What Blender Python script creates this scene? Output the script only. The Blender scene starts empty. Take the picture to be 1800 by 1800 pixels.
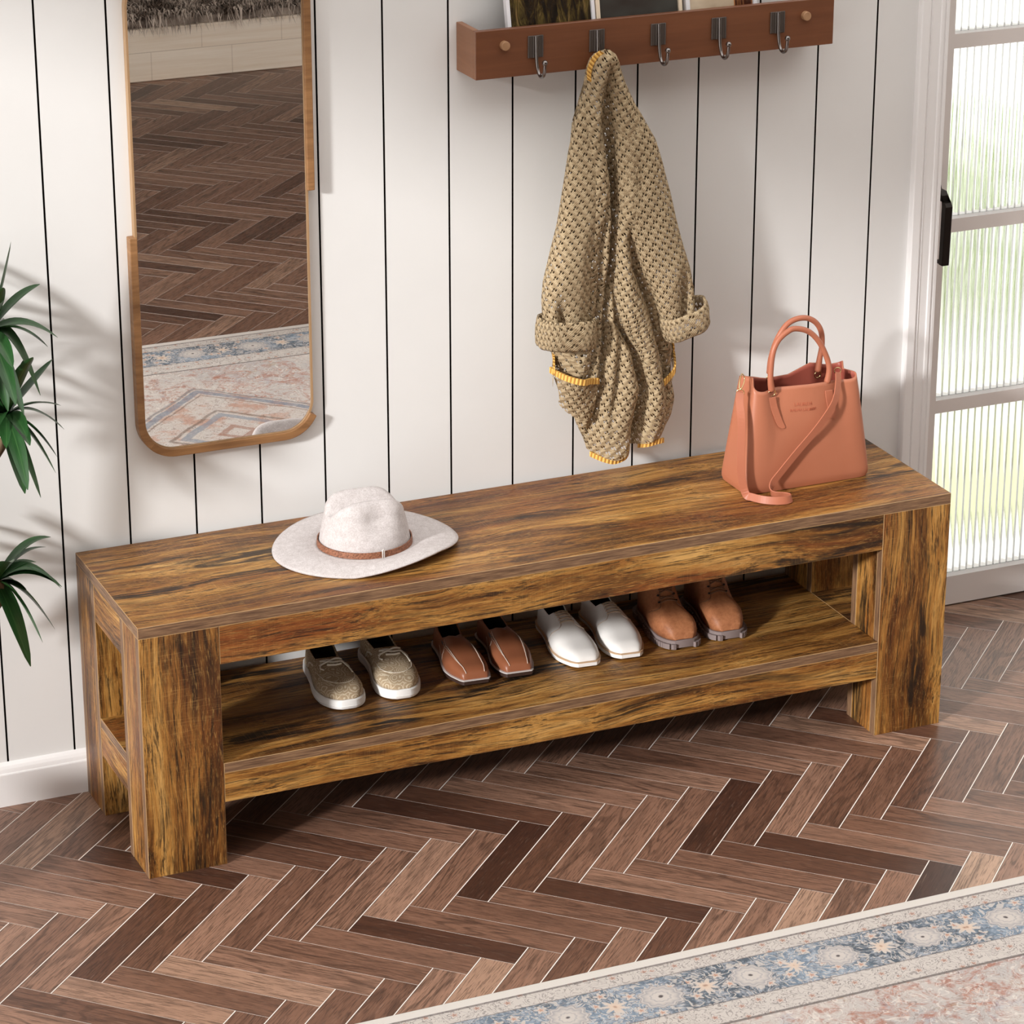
import bpy, bmesh, math, random
from mathutils import Vector, Matrix, noise as mnoise
R = math.radians
PI = math.pi
scene = bpy.context.scene
COL = scene.collection

# ------------------------------------------------------------------ camera, world, sun, exposure
cam_d = bpy.data.cameras.new('camera')
cam_d.lens = 110.2
cam_d.sensor_width = 36.0
cam_d.clip_start = 0.05
cam_d.clip_end = 100
cam = bpy.data.objects.new('camera', cam_d)
COL.objects.link(cam)
cam.location = (-1.4318, -5.343, 2.7261)
cam.rotation_euler = (PI / 2 - 0.3745, 0, -0.4119)
scene.camera = cam

SUN_EL, SUN_STRENGTH, SKY_STRENGTH = R(19.0), 3.75, 2.05
world = bpy.data.worlds.new('world')
scene.world = world
world.use_nodes = True
bg = world.node_tree.nodes['Background']
bg.inputs[0].default_value = (1.0, 0.972, 0.935, 1)
bg.inputs[1].default_value = SKY_STRENGTH
sun_d = bpy.data.lights.new('sun', 'SUN')
sun_d.energy = SUN_STRENGTH
sun_d.angle = R(5.0)
sun_d.color = (1.0, 0.99, 0.97)
sun = bpy.data.objects.new('sun', sun_d)
COL.objects.link(sun)
sd = Vector((0.894 * math.cos(SUN_EL), 0.447 * math.cos(SUN_EL), -math.sin(SUN_EL)))
sun.rotation_euler = sd.to_track_quat('-Z', 'Y').to_euler()
sun.location = (-6, -3, 4)
vs = scene.view_settings
vs.view_transform = 'Standard'
vs.look = 'None'
vs.exposure = 0.0
vs.gamma = 1.0
vs.use_curve_mapping = False
scene.cycles.max_bounces = 10
scene.cycles.transparent_max_bounces = 24
scene.cycles.caustics_reflective = False
scene.cycles.caustics_refractive = False


# ------------------------------------------------------------------ node helpers
def srgb(r, g, b):
    f = lambda c: (c / 255 / 12.92) if c / 255 <= 0.04045 else ((c / 255 + 0.055) / 1.055) ** 2.4
    return (f(r), f(g), f(b), 1)


class NT:
    def __init__(s, name):
        s.mat = bpy.data.materials.new(name)
        s.mat.use_nodes = True
        s.t = s.mat.node_tree
        s.t.nodes.clear()
        s.out = s.t.nodes.new('ShaderNodeOutputMaterial')

    def n(s, typ, ins=None, out=0, **props):
        nd = s.t.nodes.new('ShaderNode' + typ)
        for k, v in props.items():
            setattr(nd, k, v)
        for k, v in (ins or {}).items():
            sock = nd.inputs[k]
            if isinstance(v, bpy.types.NodeSocket):
                s.t.links.new(v, sock)
            else:
                sock.default_value = v
        return nd if out is None else nd.outputs[out]

    def math(s, op, a, b=0.0, c=0.0, clamp=False):
        return s.n('Math', {0: a, 1: b, 2: c}, operation=op, use_clamp=clamp)

    def mix(s, fac, a, b, blend='MIX'):
        nd = s.t.nodes.new('ShaderNodeMix')
        nd.data_type = 'RGBA'
        nd.blend_type = blend
        nd.clamp_factor = True
        for i, v in ((0, fac), (6, a), (7, b)):
            if isinstance(v, bpy.types.NodeSocket):
                s.t.links.new(v, nd.inputs[i])
            else:
                nd.inputs[i].default_value = v
        return nd.outputs[2]

    def ramp(s, fac, stops, interp='LINEAR'):
        nd = s.t.nodes.new('ShaderNodeValToRGB')
        nd.color_ramp.interpolation = interp
        el = nd.color_ramp.elements
        while len(el) < len(stops):
            el.new(0.5)
        for e, (p, c) in zip(el, stops):
            e.position = p
            e.color = c if len(c) == 4 else (*c, 1)
        s.t.links.new(fac, nd.inputs[0])
        return nd.outputs[0]

    def step(s, v, a, b):
        return s.n('MapRange', {0: v, 1: a, 2: b, 3: 0.0, 4: 1.0}, interpolation_type='SMOOTHSTEP')

    def coords(s, which='Object', scale=(1, 1, 1), loc=(0, 0, 0), rot=(0, 0, 0)):
        tc = s.t.nodes.new('ShaderNodeTexCoord')
        return s.n('Mapping', {0: tc.outputs[which], 1: loc, 2: rot, 3: scale})

    def noise(s, vec, scale=1.0, detail=4.0, rough=0.5, dist=0.0, col=False):
        return s.n('TexNoise', {'Vector': vec, 'Scale': scale, 'Detail': detail, 'Roughness': rough, 'Distortion': dist}, out=1 if col else 0)

    def sep(s, vec):
        nd = s.n('SeparateXYZ', {0: vec}, out=None)
        return nd.outputs[0], nd.outputs[1], nd.outputs[2]

    def comb(s, x, y, z=0.0):
        return s.n('CombineXYZ', {0: x, 1: y, 2: z})

    def bsdf(s, color, rough=0.5, bump=None, bump_s=0.2, bump_d=0.002, metal=0.0, spec=0.5, **extra):
        ins = {'Base Color': color, 'Roughness': rough, 'Metallic': metal, 'Specular IOR Level': spec}
        ins.update(extra)
        if bump is not None:
            ins['Normal'] = s.n('Bump', {'Strength': bump_s, 'Distance': bump_d, 'Height': bump})
        b = s.n('BsdfPrincipled', ins)
        s.t.links.new(b, s.out.inputs[0])
        return b


def plain(name, col, rough=0.5, metal=0.0, spec=0.5, **k):
    m = NT(name)
    m.bsdf(col, rough, metal=metal, spec=spec, **k)
    return m.mat


def rustic(name, axis, off=(0, 0, 0), amp=1.0, red_a=0.45):
    """rustic brown board with dark streaks, grain along the given axis (object metres)"""
    m = NT(name)
    A = {'x': (0, 1, 2), 'y': (1, 0, 2), 'z': (2, 0, 1)}[axis]

    def sc(along, across):
        v = [across, across, across]
        v[A[0]] = along
        return tuple(v)
    wob = m.noise(m.coords(scale=sc(2.2, 5), loc=off), 1, 2, col=True)
    base = m.coords(loc=off)
    wv = m.n('VectorMath', {0: wob, 1: (0.5, 0.5, 0.5)}, operation='SUBTRACT')
    wv = m.n('VectorMath', {0: wv, 'Scale': 0.07}, operation='SCALE')
    p = m.n('VectorMath', {0: base, 1: wv}, operation='ADD')
    P = lambda al, ac: m.n('Mapping', {0: p, 3: sc(al, ac)})
    big = m.noise(P(1.8, 15), 1, 5, 0.55, 0.6)
    mid = m.noise(P(4, 105), 1, 6, 0.66, 0.5)
    fine = m.noise(P(11, 460), 1, 4, 0.62)
    por = m.noise(P(50, 620), 1, 3, 0.6)
    v = m.math('ADD', m.math('MULTIPLY', big, 0.5), m.math('ADD', m.math('MULTIPLY', mid, 0.3), m.math('MULTIPLY', fine, 0.2)))
    col = m.ramp(v, [(0.36, srgb(30, 18, 10)), (0.425, srgb(82, 48, 20)), (0.48, srgb(138, 90, 40)), (0.53, srgb(174, 125, 62)), (0.61, srgb(206, 160, 94))])
    red = m.noise(P(1.4, 9), 1, 3)
    col = m.mix(m.math('MULTIPLY', m.step(red, 0.50, 0.64), red_a), col, srgb(124, 64, 26))
    col = m.mix(m.math('MULTIPLY', m.step(fine, 0.50, 0.58), 0.78), col, m.mix(0.8, col, srgb(40, 22, 10)))
    streak = m.noise(P(6, 240), 1, 4, 0.6, 0.4)
    col = m.mix(m.math('MULTIPLY', m.step(streak, 0.55, 0.62), 0.82), col, srgb(38, 23, 13))
    col = m.mix(m.math('MULTIPLY', m.step(por, 0.55, 0.66), 0.26), col, srgb(216, 170, 100))
    burn = m.noise(P(1.5, 12), 1, 6, 0.62, 0.8)
    burn2 = m.noise(P(9, 130), 1, 4, 0.6)
    bm = m.math('MULTIPLY', m.step(burn, 0.56, 0.63), m.step(burn2, 0.38, 0.52))
    col = m.mix(m.math('MULTIPLY', bm, 0.9 * amp), col, srgb(28, 20, 14))
    saw = m.noise(m.n('Mapping', {0: base, 3: sc(640, 26)}), 1, 2)
    sawm = m.math('MULTIPLY', m.step(saw, 0.55, 0.72), m.step(m.noise(P(5, 7), 1, 2), 0.46, 0.62))
    col = m.mix(m.math('MULTIPLY', sawm, 0.14), col, srgb(210, 168, 104))
    m.bsdf(col, m.math('ADD', 0.30, m.math('MULTIPLY', fine, 0.26)), bump=m.math('ADD', mid, m.math('MULTIPLY', fine, 0.8)), bump_s=0.3, bump_d=0.0012, spec=0.4)
    return m.mat


def simple_wood(name, c0, c1, axis, along=3.0, across=60.0, rough=0.45, cs='Object'):
    m = NT(name)
    v = [across, across, across]
    v['xyz'.index(axis)] = along
    p = m.coords(cs, scale=tuple(v))
    g = m.noise(p, 1, 5, 0.6, 0.5)
    g2 = m.noise(m.n('Mapping', {0: p, 3: (0.2, 0.2, 0.2)}), 1, 3)
    f = m.math('ADD', m.math('MULTIPLY', g, 0.6), m.math('MULTIPLY', g2, 0.4))
    m.bsdf(m.ramp(f, [(0.3, c0), (0.7, c1)]), rough, bump=g, bump_s=0.08)
    return m.mat


# ------------------------------------------------------------------ mesh helpers
def link(name, me, parent=None, loc=None):
    o = bpy.data.objects.new(name, me)
    COL.objects.link(o)
    if parent is not None:
        o.parent = parent
    if loc is not None:
        o.location = loc
    return o


def wloc(o):
    v = Vector((0, 0, 0))
    while o is not None:
        v += o.location
        o = o.parent
    return v


def tag(o, label=None, cat=None, group=None, kind=None):
    if label: o['label'] = label
    if cat: o['category'] = cat
    if group: o['group'] = group
    if kind: o['kind'] = kind
    return o


def thing(name, loc, label, cat, group=None):
    o = link(name, None, None, loc)
    o.empty_display_size = 0.05
    return tag(o, label, cat, group)


class MB:
    """collects geometry in world coordinates, then links it as ONE mesh object"""

    def __init__(s):
        s.v, s.f, s.m, s.uv = [], [], [], []

    def face(s, pts, mi=0, uv=None):
        b = len(s.v)
        s.v += [Vector(p) for p in pts]
        s.f.append(tuple(range(b, b + len(pts))))
        s.m.append(mi)
        s.uv.append(uv or [(0, 0)] * len(pts))

    def box(s, lo, hi, mi=0, mis=None):
        x0, y0, z0 = lo
        x1, y1, z1 = hi
        b = len(s.v)
        s.v += [Vector(p) for p in ((x0, y0, z0), (x1, y0, z0), (x1, y1, z0), (x0, y1, z0), (x0, y0, z1), (x1, y0, z1), (x1, y1, z1), (x0, y1, z1))]
        fs = {'-z': (0, 3, 2, 1), '+z': (4, 5, 6, 7), '-y': (0, 1, 5, 4), '+y': (2, 3, 7, 6), '-x': (3, 0, 4, 7), '+x': (1, 2, 6, 5)}
        for k, q in fs.items():
            s.f.append(tuple(b + i for i in q))
            s.m.append((mis or {}).get(k, mi))
            s.uv.append([(0, 0)] * 4)
        return s

    def grid(s, rows, closed_u=False, mi=0, uvs=None, cap0=False, cap1=False, mif=None):
        b = len(s.v)
        nu = len(rows[0])
        for r in rows:
            s.v += [Vector(p) for p in r]
        for i in range(len(rows) - 1):
            for j in range(nu if closed_u else nu - 1):
                k = (j + 1) % nu
                s.f.append((b + i * nu + j, b + i * nu + k, b + (i + 1) * nu + k, b + (i + 1) * nu + j))
                s.m.append(mif(i, j) if mif else mi)
                if uvs:
                    kk = j + 1
                    s.uv.append([uvs(i, j), uvs(i, kk), uvs(i + 1, kk), uvs(i + 1, j)])
                else:
                    s.uv.append([(0, 0)] * 4)
        if cap0:
            s.f.append(tuple(b + j for j in reversed(range(nu)))); s.m.append(mi); s.uv.append([(0, 0)] * nu)
        if cap1:
            q = b + (len(rows) - 1) * nu
            s.f.append(tuple(q + j for j in range(nu))); s.m.append(mi); s.uv.append([(0, 0)] * nu)
        return s

    def tube(s, path, rad, seg=10, mi=0, caps=True, flat=None):
        """round tube along a path; rad number or list; flat=(sx, sy) squashes the section"""
        path = [Vector(p) for p in path]
        n = len(path)
        rads = rad if isinstance(rad, (list, tuple)) else [rad] * n
        t0 = (path[1] - path[0]).normalized()
        up = Vector((0, 0, 1)) if abs(t0.z) < 0.9 else Vector((1, 0, 0))
        nrm = (up - t0 * up.dot(t0)).normalized()
        rows = []
        for i in range(n):
            t = (path[min(i + 1, n - 1)] - path[max(i - 1, 0)]).normalized()
            nrm = (nrm - t * nrm.dot(t)).normalized()
            bn = t.cross(nrm)
            rows.append([path[i] + nrm * (math.cos(2 * PI * j / seg) * rads[i]) + bn * (math.sin(2 * PI * j / seg) * rads[i]) for j in range(seg)])
        return s.grid(rows, True, mi, cap0=caps, cap1=caps)

    def ribbon(s, path, nrm, w, th, mi=0):
        """flat strap along a path; nrm = list of face normals; w width, th thickness"""
        path = [Vector(p) for p in path]
        n = len(path)
        rows = []
        for i in range(n):
            t = (path[min(i + 1, n - 1)] - path[max(i - 1, 0)]).normalized()
            nn = Vector(nrm[i])
            nn = (nn - t * nn.dot(t)).normalized()
            sd_ = t.cross(nn)
            c = path[i]
            rows.append([c + sd_ * (w / 2) + nn * (th / 2), c - sd_ * (w / 2) + nn * (th / 2), c - sd_ * (w / 2) - nn * (th / 2), c + sd_ * (w / 2) - nn * (th / 2)])
        return s.grid(rows, True, mi, cap0=True, cap1=True)

    def cyl(s, a, b_, r, seg=20, mi=0, r2=None):
        return s.tube([a, b_], [r, r if r2 is None else r2], seg, mi)

    def sphere(s, c, r, mi=0, seg=14, rings=8):
        c = Vector(c)
        rr = r if isinstance(r, (tuple, list)) else (r, r, r)
        rows = []
        for i in range(rings + 1):
            a = PI * i / rings
            rows.append([c + Vector((rr[0] * math.sin(a) * math.cos(2 * PI * j / seg), rr[1] * math.sin(a) * math.sin(2 * PI * j / seg), rr[2] * math.cos(a))) for j in range(seg)])
        return s.grid(rows, True, mi)

    def prism(s, poly, z0, z1, mi=0, axis='z'):
        """extrude a closed 2-D polygon; axis says which coordinate is the extrusion"""
        def P(a, b, c):
            return {'z': (a, b, c), 'y': (a, c, b), 'x': (c, a, b)}[axis]
        rows = [[P(a, b, z0) for a, b in poly], [P(a, b, z1) for a, b in poly]]
        return s.grid(rows, True, mi, cap0=True, cap1=True)

    def build(s, name, mats, parent=None, smooth=False, bevel=0.0, bevel_mat=-1, seg=1, weld=False, solid=0.0, solid_mat=0, solid_off=-1.0, sub=0, auto=None, local=False):
        off = wloc(parent) if (parent is not None and not local) else Vector((0, 0, 0))
        me = bpy.data.meshes.new(name)
        me.from_pydata([tuple(v - off) for v in s.v], [], s.f)
        if not isinstance(mats, (list, tuple)):
            mats = [mats]
        for m in mats:
            me.materials.append(m)
        me.polygons.foreach_set('material_index', s.m)
        uvl = me.uv_layers.new(name='UVMap')
        flat = [c for f in s.uv for uv in f for c in uv]
        uvl.data.foreach_set('uv', flat)
        bm = bmesh.new()
        bm.from_mesh(me)
        if weld:
            bmesh.ops.remove_doubles(bm, verts=bm.verts, dist=weld if isinstance(weld, float) else 1e-5)
            bmesh.ops.dissolve_degenerate(bm, edges=bm.edges, dist=1e-7)
        bmesh.ops.recalc_face_normals(bm, faces=bm.faces)
        if smooth:
            for f in bm.faces:
                f.smooth = True
            if auto:
                for e in bm.edges:
                    if len(e.link_faces) == 2 and e.calc_face_angle(0) > auto:
                        e.smooth = False
        bm.to_mesh(me)
        bm.free()
        o = link(name, me, parent)
        if solid:
            md = o.modifiers.new('thick', 'SOLIDIFY')
            md.thickness = solid
            md.offset = solid_off
            md.material_offset = solid_mat
            md.use_even_offset = False
        if sub:
            md = o.modifiers.new('sub', 'SUBSURF')
            md.levels = sub
            md.render_levels = sub
        if bevel:
            md = o.modifiers.new('bevel', 'BEVEL')
            md.width = bevel
            md.segments = seg
            md.limit_method = 'ANGLE'
            md.angle_limit = R(40)
            md.material = bevel_mat
        return o


def lerp(a, b, t):
    return a + (b - a) * t


def interp(tab, x):
    """piecewise linear table lookup, tab sorted by first column"""
    if x <= tab[0][0]:
        return tab[0][1:]
    for p, q in zip(tab, tab[1:]):
        if x <= q[0]:
            t = (x - p[0]) / (q[0] - p[0])
            return tuple(lerp(a, b, t) for a, b in zip(p[1:], q[1:]))
    return tab[-1][1:]


def spline(pts, n=8):
    """Catmull-Rom through the points"""
    pts = [Vector(p) for p in pts]
    out = []
    for i in range(len(pts) - 1):
        p0, p1, p2, p3 = pts[max(i - 1, 0)], pts[i], pts[i + 1], pts[min(i + 2, len(pts) - 1)]
        for k in range(n):
            t = k / n
            out.append(0.5 * ((2 * p1) + (p2 - p0) * t + (2 * p0 - 5 * p1 + 4 * p2 - p3) * t * t + (3 * p1 - p0 - 3 * p2 + p3) * t ** 3))
    out.append(pts[-1])
    return out


# ------------------------------------------------------------------ materials of the setting
def make_wall_paint():
    m = NT('cream_wall_paint')
    g = m.noise(m.coords(scale=(8, 8, 8)), 1, 3)
    m.bsdf(m.mix(g, srgb(227, 226, 225), srgb(232, 231, 230)), 0.45, spec=0.3)
    return m.mat


WALL = make_wall_paint()
WHITE = plain('white_satin_paint', srgb(240, 238, 238), 0.35)
DOORPAINT = plain('door_paint', srgb(226, 219, 216), 0.4)
GROOVE = plain('dark_groove', srgb(24, 14, 9), 0.9, spec=0.1)
PLASTER = plain('plaster', srgb(232, 228, 222), 0.8)


def make_floor_mat():
    m = NT('walnut_herringbone')
    at = m.n('Attribute', {}, out=None, attribute_name='plank', attribute_type='GEOMETRY')
    r, g, b_ = m.sep(at.outputs[1])
    tc = m.t.nodes.new('ShaderNodeTexCoord')
    u, v, _ = m.sep(tc.outputs['UV'])
    vec = m.comb(u, v, m.math('MULTIPLY', g, 37.0))
    P = lambda a, c: m.n('Mapping', {0: vec, 3: (a, c, 1.0)})
    rings = m.noise(P(1.7, 12), 1, 2, 0.45, 0.35)
    ring_l = m.math('SINE', m.math('MULTIPLY', rings, 90.0))
    fine = m.noise(P(26, 420), 1, 4, 0.62)
    mid = m.noise(P(4, 44), 1, 5, 0.6, 0.4)
    base = m.ramp(r, [(0.0, srgb(62, 36, 26)), (0.16, srgb(94, 62, 47)), (0.5, srgb(130, 95, 77)), (0.8, srgb(154, 118, 98)), (1.0, srgb(178, 145, 122))])
    col = m.mix(m.math('MULTIPLY', m.step(mid, 0.45, 0.72), 0.75), base, m.mix(0.52, base, srgb(46, 26, 19)))
    col = m.mix(m.math('MULTIPLY', m.math('MULTIPLY', m.step(ring_l, 0.35, 0.95), m.step(b_, 0.25, 0.7)), 0.5), col, m.mix(0.8, col, srgb(40, 24, 18)))
    col = m.mix(m.math('MULTIPLY', m.step(fine, 0.49, 0.60), 0.7), col, m.mix(0.75, col, srgb(40, 24, 18)))
    col = m.mix(m.math('MULTIPLY', m.step(m.noise(P(30, 300), 1, 2), 0.58, 0.78), 0.14), col, srgb(200, 168, 148))
    m.bsdf(col, m.math('ADD', 0.3, m.math('MULTIPLY', fine, 0.2)), bump=fine, bump_s=0.12, bump_d=0.001, spec=0.5)
    return m.mat


FLOOR = make_floor_mat()
GLINTJ = plain('plank_bevel_glint', srgb(232, 222, 214), 0.4)  # pale strip: highlight of the plank bevels, put into the colour
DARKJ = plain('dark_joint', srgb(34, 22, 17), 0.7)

# ------------------------------------------------------------------ floor: herringbone
rnd = random.Random(5)
FW, FL = 0.06386, 0.3193
FX0, FY0 = 0.129, -0.689
S2 = math.sqrt(2)
fm_v, fm_f, fm_m, fm_uv, fm_c = [], [], [], [], []


def plank(a0, a1, b0, b1, along_a):
    """cell in rotated axes: a along (1,1), b along (1,-1)"""
    def XY(a, b):
        return (FX0 + (a + b) / S2, FY0 + (a - b) / S2)
    cx, cy = XY((a0 + a1) / 2, (b0 + b1) / 2)
    if cx < -2.6 or cx > 4.3 or cy > 0.3 or cy < -6.3 or (cx < -0.9 and cy > -0.6):
        return
    d0, d1, e0, e1 = 0.0007, 0.0021, 0.0004, 0.0007

    def q(A0, A1, B0, B1, mi):
        base = len(fm_v)
        for a, b in ((A0, B1), (A1, B1), (A1, B0), (A0, B0)):
            x, y = XY(a, b)
            fm_v.append((x, y, 0.0))
        fm_f.append((base, base + 1, base + 2, base + 3))
        fm_m.append(mi)
        uv = []
        for a, b in ((A0, B1), (A1, B1), (A1, B0), (A0, B0)):
            la, lb = a - a0, b - b0
            uv.append((ou + la, ov + lb) if along_a else (ou + lb, ov + la))
        fm_uv.append(uv)
        fm_c.append(colr)
    ou, ov = rnd.uniform(0, 50), rnd.uniform(0, 50)
    colr = (min(1, max(0, max(.2, rnd.gauss(0.56, 0.2)) if rnd.random() > 0.04 else rnd.uniform(0, 0.15))), rnd.random(), rnd.random(), 1)
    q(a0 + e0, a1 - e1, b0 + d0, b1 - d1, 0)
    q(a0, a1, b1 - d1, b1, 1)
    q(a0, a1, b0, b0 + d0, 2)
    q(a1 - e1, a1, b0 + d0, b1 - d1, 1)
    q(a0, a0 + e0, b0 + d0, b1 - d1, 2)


for col_ in range(-14, 5):
    oa, ob = col_ * FL, -col_ * FL
    for k in range(-42, 62):
        a, b = oa + k * FW, ob + k * FW
        plank(a, a + FL, b, b + FW, True)
        plank(a + FL, a + FL + FW, b + FW - FL, b + FW, False)
me = bpy.data.meshes.new('floor')
me.from_pydata(fm_v, [], fm_f)
for m_ in (FLOOR, GLINTJ, DARKJ):
    me.materials.append(m_)
me.polygons.foreach_set('material_index', fm_m)
uvl = me.uv_layers.new(name='UVMap')
uvl.data.foreach_set('uv', [c for f in fm_uv for uv in f for c in uv])
ca = me.color_attributes.new('plank', 'FLOAT_COLOR', 'CORNER')
ca.data.foreach_set('color', [c for col4 in fm_c for _ in range(4) for c in col4])
bm = bmesh.new()
bm.from_mesh(me)
for co, no in (((0, 0.15, 0), (0, 1, 0)), ((0, -6.1, 0), (0, -1, 0)), ((-2.55, 0, 0), (-1, 0, 0)), ((4.2, 0, 0), (1, 0, 0))):
    bmesh.ops.bisect_plane(bm, geom=bm.verts[:] + bm.edges[:] + bm.faces[:], plane_co=co, plane_no=no, clear_outer=True)
for f in bm.faces:
    f.normal_update()
    if f.normal.z < 0:
        f.normal_flip()
bm.to_mesh(me)
bm.free()
floor = link('floor', me)
tag(floor, kind='structure')
sub = MB().box((-2.7, -9.0, -0.06), (4.6, 0.15, -0.002)).build('floor_base', plain('subfloor', srgb(120, 90, 72), 0.6))
tag(sub, kind='structure')

# ------------------------------------------------------------------ walls
PS, PX0 = 0.1317, -0.1499
wb = MB()
OPX0, OPX1, OPZ = 1.852, 2.78, 2.12
xs = [PX0 + k * PS for k in range(-18, 24)]
for xa, xb in zip(xs, xs[1:]):
    lo, hi = xa + 0.0019, xb - 0.0019
    segs = []
    if hi <= OPX0 or lo >= OPX1:
        segs.append((lo, hi, 0))
    else:
        if lo < OPX0: segs.append((lo, OPX0, 0))
        if hi > OPX1: segs.append((OPX1, hi, 0))
        segs.append((max(lo, OPX0), min(hi, OPX1), OPZ))
    for s0, s1, z0 in segs:
        wb.box((s0, 0, z0), (s1, 0.0085, 3.2), 0, {'-x': 1, '+x': 1})
X0W, X1W = xs[0], xs[-1]
for lo, hi in (((X0W, 0.008, 0), (OPX0, 0.16, 3.2)), ((OPX1, 0.008, 0), (X1W, 0.16, 3.2)), ((OPX0, 0.008, OPZ), (OPX1, 0.16, 3.2))):
    wb.box(lo, hi, 0, {'-y': 1})
tag(wb.build('wall_back', [WALL, GROOVE]), kind='structure')

wl = MB()  # unseen; piers added to keep sun off the far floor and trim ambient
wl.box((-2.75, -9.0, 0), (-2.6, -4.42, 3.3))
wl.box((-2.75, -4.42, 2.58), (-2.6, -0.85, 3.3))
wl.box((-2.75, -0.85, 0), (-2.6, 0.16, 3.3))
tag(wl.build('wall_left', PLASTER), kind='structure')
cl = MB()          # unseen ceiling; its skylight opening is added and sized to set the ambient light
cl.box((-2.6, -9.0, 3.2), (4.6, -2.7, 3.3))
cl.box((-2.6, 0.0, 3.2), (4.6, 0.16, 3.3))
cl.box((-2.6, -2.7, 3.2), (-1.35, 0.0, 3.3))
cl.box((4.0, -2.7, 3.2), (4.6, 0.0, 3.3))
tag(cl.build('ceiling', PLASTER), kind='structure')
tag(MB().box((-2.75, -9.12, 0), (4.75, -9.0, 3.3)).build('wall_front', PLASTER), kind='structure')  # unseen, added to cut low ambient light reaching under the bench
tag(MB().box((4.6, -9.0, 0), (4.75, 0.16, 3.3)).build('wall_right', PLASTER), kind='structure')  # unseen, added to close off ambient light from the right


def moulding(profile, path_axis, c0, c1):
    mb = MB()
    mb.prism(profile, c0, c1, axis=path_axis)
    return mb


# baseboard: profile in (y, z), extruded along x
bprof = [(0.0, 0.0), (-0.015, 0.0), (-0.015, 0.0655), (-0.0142, 0.0675), (-0.0118, 0.0683), (-0.0115, 0.0715), (-0.0105, 0.076), (-0.0075, 0.0815), (-0.0035, 0.0848), (0.0, 0.087)]
bb = MB().prism([(y, z) for y, z in bprof], -2.5, 1.79, axis='x')
tag(bb.build('baseboard_back', WHITE), kind='structure')

# door casing: profile in (x, y)
cprof = [(1.787, 0.0), (1.787, -0.014), (1.789, -0.017), (1.804, -0.018), (1.8065, -0.016), (1.808, -0.0125), (1.8105, -0.0125), (1.812, -0.0155), (1.8135, -0.0135),
         (1.832, -0.0125), (1.834, -0.015), (1.840, -0.0152), (1.842, -0.011), (1.845, -0.011), (1.8465, -0.013), (1.853, -0.012), (1.853, 0.0)]
t1 = MB().prism(cprof, 0.0, 2.19, axis='z')
t1.prism([(4.632 - x, y) for x, y in cprof], 0.0, 2.19, axis='z')
t1.prism([(-0.018 if False else y, z) for y, z in [(0, 2.115), (-0.012, 2.115), (-0.0155, 2.13), (-0.0125, 2.16), (-0.018, 2.165), (-0.017, 2.185), (0, 2.187)]], 1.787, 2.845, axis='x')
tag(t1.build('trim_1', WHITE), kind='structure')


# ------------------------------------------------------------------ door with reeded glass
def make_reeded():
    m = NT('reeded_glass')
    g = m.n('BsdfGlass', {'Color': (0.96, 0.98, 0.97, 1), 'Roughness': 0.12, 'IOR': 1.35})
    m.t.links.new(g, m.out.inputs[0])
    return m.mat


GLASS = make_reeded()


def make_gap():
    m = NT('frosted_reed_gap')
    a = m.n('BsdfTransparent', {'Color': (.78, .80, .80, 1)})
    b_ = m.n('BsdfDiffuse', {'Color': srgb(206, 208, 207)})
    m.t.links.new(m.n('MixShader', {0: .5, 1: a, 2: b_}), m.out.inputs[0])
    return m.mat


REEDGAP = make_gap()
door = link('door_1', None, None, (1.856, 0.106, 0.0))
tag(door, 'white glazed door with four reeded glass panes and black handle', 'door', kind='structure')
DX0, DX1 = 1.856, 2.776
PXA, PXB = 1.9405, 2.69
panes = [(0.071, 0.459), (0.4885, 0.8615), (0.891, 1.2555), (1.286, 1.66), (1.69, 2.03)]
dm = MB()
dm.box((DX0, 0.106, 0.004), (PXA, 0.148, 2.115))
dm.box((PXB, 0.106, 0.004), (DX1, 0.148, 2.115))
zc = 0.004
for z0, z1 in panes:
    dm.box((PXA, 0.106, zc), (PXB, 0.148, z0))
    zc = z1
dm.box((PXA, 0.106, zc), (PXB, 0.148, 2.115))
df = dm.build('door_frame', DOORPAINT, door)
for z0, z1 in panes:
    gm = MB()
    pitch = 0.01725
    prof = []
    x = PXA - 0.004
    while x < PXB - 0.005:
        for k in range(9):
            t = k / 8
            prof.append((x + 0.0125 * t, 0.1278 - 0.0024 * math.sin(PI * t)))
        prof.append((x + 0.0126, 0.1279))
        prof.append((x + pitch - 0.0002, 0.1279))
        x += pitch
    front = [(px, py) for px, py in prof if px < PXB + 0.003]
    rows = [[(px, py, z) for px, py in front] for z in (z0 - 0.002, z1 + 0.002)]
    gm.grid(rows, mif=lambda i, j: 1 if (front[j][1] > 0.12785 and front[j + 1][1] > 0.12785) else 0)
    back = [[(front[0][0], 0.132, z), (front[-1][0], 0.132, z)] for z in (z0 - 0.002, z1 + 0.002)]
    gm.grid(back)
    for i in (0, 1):
        r_ = rows[i] + [back[i][1], back[i][0]]
        gm.face(r_)
    gm.face([rows[0][0], rows[1][0], back[1][0], back[0][0]])
    gm.face([rows[0][-1], rows[1][-1], back[1][1], back[0][1]])
    gm.build('glass_pane', [GLASS, REEDGAP], door, weld=True)
BLACK = plain('black_bronze_metal', srgb(34, 27, 24), 0.38, metal=0.6)
hm = MB()
hx, hz = 1.899, 0.962
rose = [(hx + 0.021 * math.cos(a) * 0.95, hz + 0.0265 * math.sin(a)) for a in [2 * PI * i / 32 for i in range(32)]]
hm.prism(rose, 0.090, 0.106, axis='y')
hnd = hm.build('handle_rose', BLACK, door, bevel=0.001)
hm = MB()


def quad_tube(mb, secs, mi=0):
    mb.grid(secs, True, mi, cap0=True, cap1=True)


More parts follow.
